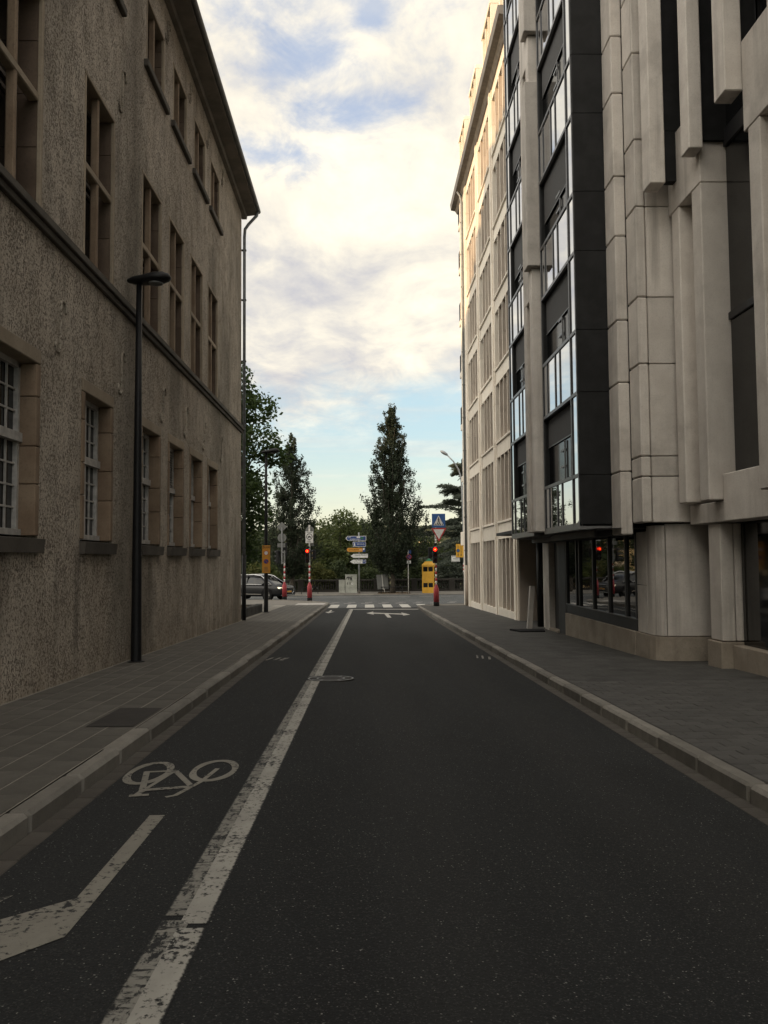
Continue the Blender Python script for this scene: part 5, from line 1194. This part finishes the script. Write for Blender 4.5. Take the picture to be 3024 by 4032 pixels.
for k in range(-9, 10):
    x0 = k*3.3+0.9; link('pier', pme, bl, (x0, 0, 0))
    for j in range(12):
        x = x0+0.44+j*0.22
        if -13 < x < 14: link('baluster', bme, bl, (x, 0, 0))
        else: far.add([(v[0]+x, v[1], v[2]) for v in bm_.v], bm_.f)
tag(far.build('far_balusters', 'old_stone', bl), kind='stuff')
# ================================================================== TREES
RG = np.random.default_rng(11)
def leaves(P, size, aspect=0.62, flat=0.0, sz_var=0.35, droop=None):
    n = len(P); d = RG.normal(size=(n, 3)); 
    if flat: d[:, 2] *= (1-flat)
    d /= np.linalg.norm(d, axis=1)[:, None]+1e-9
    e = RG.normal(size=(n, 3)); 
    if flat: e[:, 2] *= (1-flat)
    e -= (e*d).sum(1)[:, None]*d; e /= np.linalg.norm(e, axis=1)[:, None]+1e-9
    if droop is not None: d = droop+0.35*d; d /= np.linalg.norm(d, axis=1)[:, None]; e -= (e*d).sum(1)[:, None]*d; e /= np.linalg.norm(e, axis=1)[:, None]+1e-9
    s = size*(1+sz_var*RG.uniform(-1, 1, size=n))[:, None]
    a = d*s*0.5; b = e*s*0.5*aspect
    V = np.stack([P-a, P+b*0.9-a*0.1, P+a, P-b*0.9-a*0.1], 1)
    return V.reshape(-1, 3)
def limb(b, p, q, r0, r1, bend=0.1, n=5):
    p, q = np.array(p, float), np.array(q, float); pts = []
    mid = (p+q)/2+np.array([*(RG.normal(size=2)*bend*np.linalg.norm(q-p)*0.3), -bend*0.5*np.linalg.norm(q-p)*0.0])
    for i in range(n+1):
        t = i/n; pts.append(Vector((1-t)**2*p+2*t*(1-t)*mid+t*t*q))
    b.tube(pts, [r0+(r1-r0)*i/n for i in range(n+1)], 6); return pts
def columnar(loc, H, prof, nb, per, size, label, mat='leaf_hornbeam', tr=0.2):
    t = thing('tree', loc, label, 'tree'); hs, rs_ = zip(*prof)
    tb = MB(); tb.tube([(0, 0, -0.2), (0.03, 0, 0.6), (0, 0.02, H*0.3), (0.05, 0, H*0.65), (0, 0, H*0.96)], [tr*1.5, tr, tr*0.8, tr*0.45, 0.03], 10)
    P = []
    for i in range(nb):
        ht = H*(0.17+0.82*(i+0.5)/nb)+RG.normal()*0.15; az = i*2.399+RG.normal()*0.3
        Rm = np.interp(ht, hs, rs_); r = Rm*(RG.uniform(0.35, 1.0) if i % 7 else RG.uniform(1.02, 1.18)); h0 = max(H*0.11, ht-r*RG.uniform(1.1, 2.0)-0.3)
        p = np.array([0, 0, h0]); q = np.array([r*math.cos(az), r*math.sin(az), ht])
        m_ = np.array([q[0]*0.8, q[1]*0.8, h0+(ht-h0)*0.35])
        pts = [(1-s)**2*p+2*s*(1-s)*m_+s*s*q for s in np.linspace(0, 1, 6)]
        tb.tube([Vector(x) for x in pts], list(np.linspace(0.05*(1-0.5*ht/H)+0.012, 0.008, 6)), 5)
        nc = max(4, int(9*(0.4+0.6*Rm/2.4))); kk = max(6, int(per*(0.35+0.65*Rm/2.4)/nc))
        for s in RG.uniform(0.2, 1.02, size=nc):
            c0 = (1-s)**2*p+2*s*(1-s)*m_+s*s*q+RG.normal(size=3)*0.16*(0.4+0.6*Rm/2.4)
            P.append(c0+RG.normal(size=(kk, 3))*np.array([0.12, 0.12, 0.19])*(0.5+0.5*Rm/2.4))
    k = int(per*0.8); P.append(np.stack([RG.normal(size=k)*0.14, RG.normal(size=k)*0.14, H*RG.uniform(0.75, 1.0, k)], 1))
    tb.build('trunk', 'bark', t, True); quads_fast('crown', leaves(np.concatenate(P), size), mat, t); return t
columnar((2.19, 70.6, FZ), 15.9, [(1.6, .2), (2.3, 1.2), (3.2, 2.5), (4.2, 3.0), (5.3, 3.05), (7.2, 2.75), (9.9, 2.05), (12.9, 1.2), (15, .6), (15.9, .1)], 190, 330, 0.165, 'tall dark pointed hornbeam in the middle of the far pavement')
columnar((-6.2, 71.0, FZ), 13.3, [(1.6, .2), (2.3, 1.0), (3.4, 2.1), (5, 2.45), (7, 2.25), (9.5, 1.7), (11.5, 1.0), (12.8, .5), (13.3, .1)], 140, 270, 0.165, 'shorter pointed hornbeam behind the signal posts near the car')
def blobs(n, cx_, cy_, cz, rx, ry, rz, r0, r1):
    out = []
    for i in range(n):
        v = RG.normal(size=3); v /= np.linalg.norm(v); u = RG.uniform(0.35, 1.0)**0.6
        out.append((cx_+v[0]*rx*u, cy_+v[1]*ry*u, cz+v[2]*rz*u, RG.uniform(r0, r1)))
    return out
def bushy(name, loc, bl_, per, size, mat, label, cat, trunk_h=None, tr=0.2, flat=0.25, group=None):
    t = thing(name, loc, label, cat, group); P = []; tb = MB()
    if trunk_h: tb.tube([(0, 0, -0.3), (0, 0, trunk_h*0.5), (0.05, 0, trunk_h)], [tr*1.3, tr, tr*0.8], 9)
    for (x, y, z, r) in bl_:
        k = int(per*r*r); v = RG.normal(size=(k, 3)); v /= np.linalg.norm(v, axis=1)[:, None]; v *= (RG.uniform(0.25, 1.0, size=k)**0.45)[:, None]*r*(1+0.18*RG.normal(size=k))[:, None]
        v[:, 2] *= 0.72; P.append(np.array([x, y, z])+v)
        if trunk_h: limb(tb, (0, 0, trunk_h*RG.uniform(0.6, 1)), (x, y, z), tr*0.35, 0.02, 0.4)
        else: limb(tb, (x*0.3, y*0.3, -0.2), (x, y, z), 0.03, 0.008, 0.3, 3)
    tb.build('trunk' if trunk_h else 'stems', 'bark', t, True); quads_fast('crown' if trunk_h else 'foliage', leaves(np.concatenate(P), size, 0.7, flat), mat, t); return t
# maple in the garden at the left
mb = blobs(46, 0, 0, 6.6, 3.5, 3.5, 4.6, 0.75, 1.5)+[(3.3, -1.0, 7.8, 1.2), (4.0, -1, 7.2, 0.8), (3.0, 0, 9.6, 1.1), (2.6, -.6, 6.0, 1.1), (2.6, -.5, 4.6, 1.2), (2.2, -.5, 3.4, 1.1), (2.5, -.5, 2.7, .9), (1.8, 0, 11.3, 1.0), (.8, 0, 11.9, 1.1)]
bushy('tree', (-8.25, 40.5, B(40)+0.05), mb, 520, 0.21, 'leaf_maple', 'broad green maple spreading past the old building corner', 'tree', 3.2, 0.24, 0.35)
# trees beyond the balustrade (they root in the slope below it)
bushy('tree', (-3.1, 83, -6.5), blobs(34, 0, 0, 8.6, 3.6, 3.0, 4.2, 1.0, 1.7), 260, 0.26, 'leaf_light', 'loose olive-green tree beyond the balustrade behind the direction signs', 'tree', 5, 0.25)
bushy('tree', (-0.2, 87, -7.5), blobs(22, 0, 0, 9.2, 2.6, 2.6, 4.0, 1.0, 1.6), 260, 0.26, 'leaf_mid', 'grey-green tree partly hidden by the tall hornbeam', 'tree', 5, 0.22)
bushy('tree', (-12.5, 84, -6.5), blobs(26, 0, 0, 8.2, 4.2, 3.0, 3.6, 1.1, 1.8), 230, 0.27, 'leaf_mid', 'dense green tree beyond the balustrade behind the maple', 'tree', 5, 0.25)
bushy('tree', (6.2, 90, -9.5), blobs(24, 0, 0, 9.8, 3.4, 3.0, 3.0, 1.1, 1.8), 230, 0.27, 'leaf_light', 'rounded light green tree behind the yellow booth', 'tree', 5, 0.25)
random.seed(5)
shr = [('leaf_light', -13.2, 77.0, 'yellow-green bush beyond the balustrade past the rear of the car'), ('leaf_autumn', -10.6, 77.4, 'yellowing bush beyond the balustrade just behind the car roof'), ('leaf_light', -8.2, 77.0, 'pale green bush beyond the balustrade behind the car bonnet'),
       ('leaf_mid', -6.0, 77.6, 'dark green bush behind the shorter hornbeam trunk'), ('leaf_autumn', -4.0, 76.8, 'yellow-green bush behind the red traffic light with the ringed sign'), ('leaf_mid', -2.0, 77.3, 'dark green bush behind the two utility cabinets'),
       ('leaf_mid', 0.2, 76.9, 'dark green bush between the direction signpost and the leaning grey board'), ('leaf_hornbeam', 2.2, 77.2, 'blackish green bush behind the tall hornbeam trunk'), ('leaf_mid', 4.2, 77.4, 'grey-green bush behind the no-parking sign'),
       ('leaf_light', 5.9, 78.4, 'light green bush rising behind the yellow booth roof'), ('needle', 7.6, 77.0, 'blue-green bush between the yellow booth and the curved grey lamp'), ('needle', 9.6, 77.3, 'blue-green bush behind the curved grey lamp')]
for mt, x, y, lab in shr:
    hh = random.uniform(2.6, 3.4)
    bushy('bush', (x, y, -2.0), blobs(15, 0, 0, hh*0.55, 1.2, 0.8, hh*0.5, 0.55, 0.85), 300, 0.22, mt, lab, 'bush', None, group='bushes beyond the balustrade')
# cedar at the right: tiers of long drooping sprays
cd_ = thing('cedar_tree', (10.0, 81, -4.0), 'blue-green cedar with tiered drooping branches beside the cream building', 'tree')
tb = MB(); tb.tube([(0, 0, -0.5), (0, 0, 6), (0, 0, 14.5)], [0.45, 0.35, 0.06], 10); P = []; D = []
for i in range(80):
    h = 2.6+11.6*(i+0.5)/80; h += RG.normal()*0.45; tl = RG.uniform(0.7, 2.6); az = i*2.399+RG.normal()*0.5; Lb = np.interp(h, [2.5, 6, 10, 13, 14.5], [5.6, 6.2, 5.4, 2.8, .8])*RG.uniform(0.45, 1.15)
    dr = np.array([math.cos(az), math.sin(az), 0]); pts = []
    for s in np.linspace(0, 1, 7): pts.append(np.array([0, 0, h])+dr*Lb*s+np.array([0, 0, tl*s-1.5*s*s]))
    tb.tube([Vector(p) for p in pts], list(np.linspace(0.09, 0.012, 7)), 5)
    for s in np.linspace(0.18, 1.0, 18):
        c0 = np.array([0, 0, h])+dr*Lb*s+np.array([0, 0, tl*s-1.5*s*s]); side = np.array([-dr[1], dr[0], 0]); wsp = 0.95*(1.05-s)+0.30
        k = 34; u = RG.uniform(-1, 1, size=k)[:, None]*wsp
        P.append(c0+side*u+dr*(0.35*np.abs(u))+np.array([0, 0, -0.22])*np.abs(u)+RG.normal(size=(k, 3))*0.07)
        dd = side*np.sign(u)*0.8+dr*0.7+np.array([0, 0, -0.35]); D.append(dd)
tb.build('trunk', 'bark', cd_, True)
D = np.concatenate(D); D /= np.linalg.norm(D, axis=1)[:, None]
quads_fast('crown', leaves(np.concatenate(P), 0.36, 0.26, 0, 0.35, D), 'needle', cd_)
# leaf litter in the planter and round the hornbeam
k = 500; P = np.stack([RG.uniform(-9.5, -4.85, k), RG.uniform(30, 36.4, k), np.full(k, B(33)+0.36)+RG.uniform(0, .03, k)], 1)
tag(quads_fast('leaf_litter', leaves(P, 0.12, 0.8, 0.8), 'leaf_dry'), 'brown fallen leaves lying in the low planter', 'leaves', kind='stuff')
tag(MB().prism([(0.9, 69.3), (3.6, 69.2), (3.7, 71.6), (1.0, 71.7)], 'z', FZ-0.02, FZ+0.006).build('tree_pit', 'soil'), kind='structure')
k = 260; P = np.stack([RG.uniform(1.0, 3.6, k), RG.uniform(69.3, 71.6, k), np.full(k, FZ+0.015)], 1)
tag(quads_fast('leaf_litter', leaves(P, 0.12, 0.8, 0.8), 'leaf_dry'), 'brown fallen leaves round the foot of the tall hornbeam', 'leaves', kind='stuff')
# wood on the far hill
k = 9000; X = RG.uniform(-260, 330, k); Y = RG.uniform(330, 780, k)
Z = np.array([tz(a, c) for a, c in zip(X, Y)]); P = np.stack([X, Y, Z+RG.uniform(0, 7, k)], 1)
tag(quads_fast('distant_wood', leaves(P, 7.0, 0.9, 0.2), 'hill_green'), 'dark wooded hill in the distance behind the trees', 'wood', kind='stuff')
# houses on the far slope
def house(x, y, z, w, d, h, mat, label, fl, nw):
    t = thing('distant_house', (x, y, z), label, 'house'); MB().box(-w/2, w/2, -d/2, d/2, -8, h).build('wall', mat, t)
    r = MB().add([(-w/2-.4, -d/2-.4, h), (w/2+.4, -d/2-.4, h), (w/2+.4, d/2+.4, h), (-w/2-.4, d/2+.4, h), (-w/2, 0, h+2.2), (w/2, 0, h+2.2)], [(0, 1, 5, 4), (2, 3, 4, 5), (1, 2, 5), (3, 0, 4), (3, 2, 1, 0)]); r.build('roof', 'slate', t)
    me_ = MB().box(-0.6, 0.6, -0.05, 0.05, -0.8, 0.8); wm = bpy.data.meshes.new('w'); wm.from_pydata(me_.v, [], me_.f); wm.materials.append(MATS['glass_dark'])
    for f in range(fl):
        for i in range(nw): link('window', wm, t, (-w/2+w*(i+0.5)/nw, -d/2-0.02, h-1.9-3*f))
house(27.5, 400, 5.2, 5, 8, 5.0, 'facade_yellow', 'small yellow sunlit house on the far slope past the give-way sign', 2, 3)
house(33.0, 402, 5.2, 4.5, 8, 4.6, 'facade_pale', 'small pale sunlit house on the far slope beside the yellow house', 2, 2)
# sunlit apartment block across the valley, seen as a reflection in the ground floor glass
ab = thing('apartment_block', (-42, 150, -10), 'sunlit yellow apartment block with balconies mirrored in the shop window', 'building')
MB().box(-16, 16, 0, 12, -20, 16).build('wall', 'facade_yellow', ab); MB().box(-16.4, 16.4, -0.4, 12.4, 16, 16.5).build('roof', 'slate', ab)
me_ = MB().box(-0.75, 0.75, -0.06, 0.02, -0.85, 0.85); wm = bpy.data.meshes.new('w'); wm.from_pydata(me_.v, [], me_.f); wm.materials.append(MATS['glass_dark'])
me_ = MB().box(-2.0, 2.0, -1.3, 0, -0.1, 0.1).box(-2.0, 2.0, -1.3, -1.22, 0.1, 1.0); bm2 = bpy.data.meshes.new('b'); bm2.from_pydata(me_.v, [], me_.f); bm2.materials.append(MATS['facade_pale'])
for f in range(5):
    for i in range(10): link('window', wm, ab, (-14.4+3.2*i, -0.02, 2+3*f))
    for i in (1, 4, 7): link('balcony', bm2, ab, (-12.8+3.2*i, -0.02, 0.9+3*f))
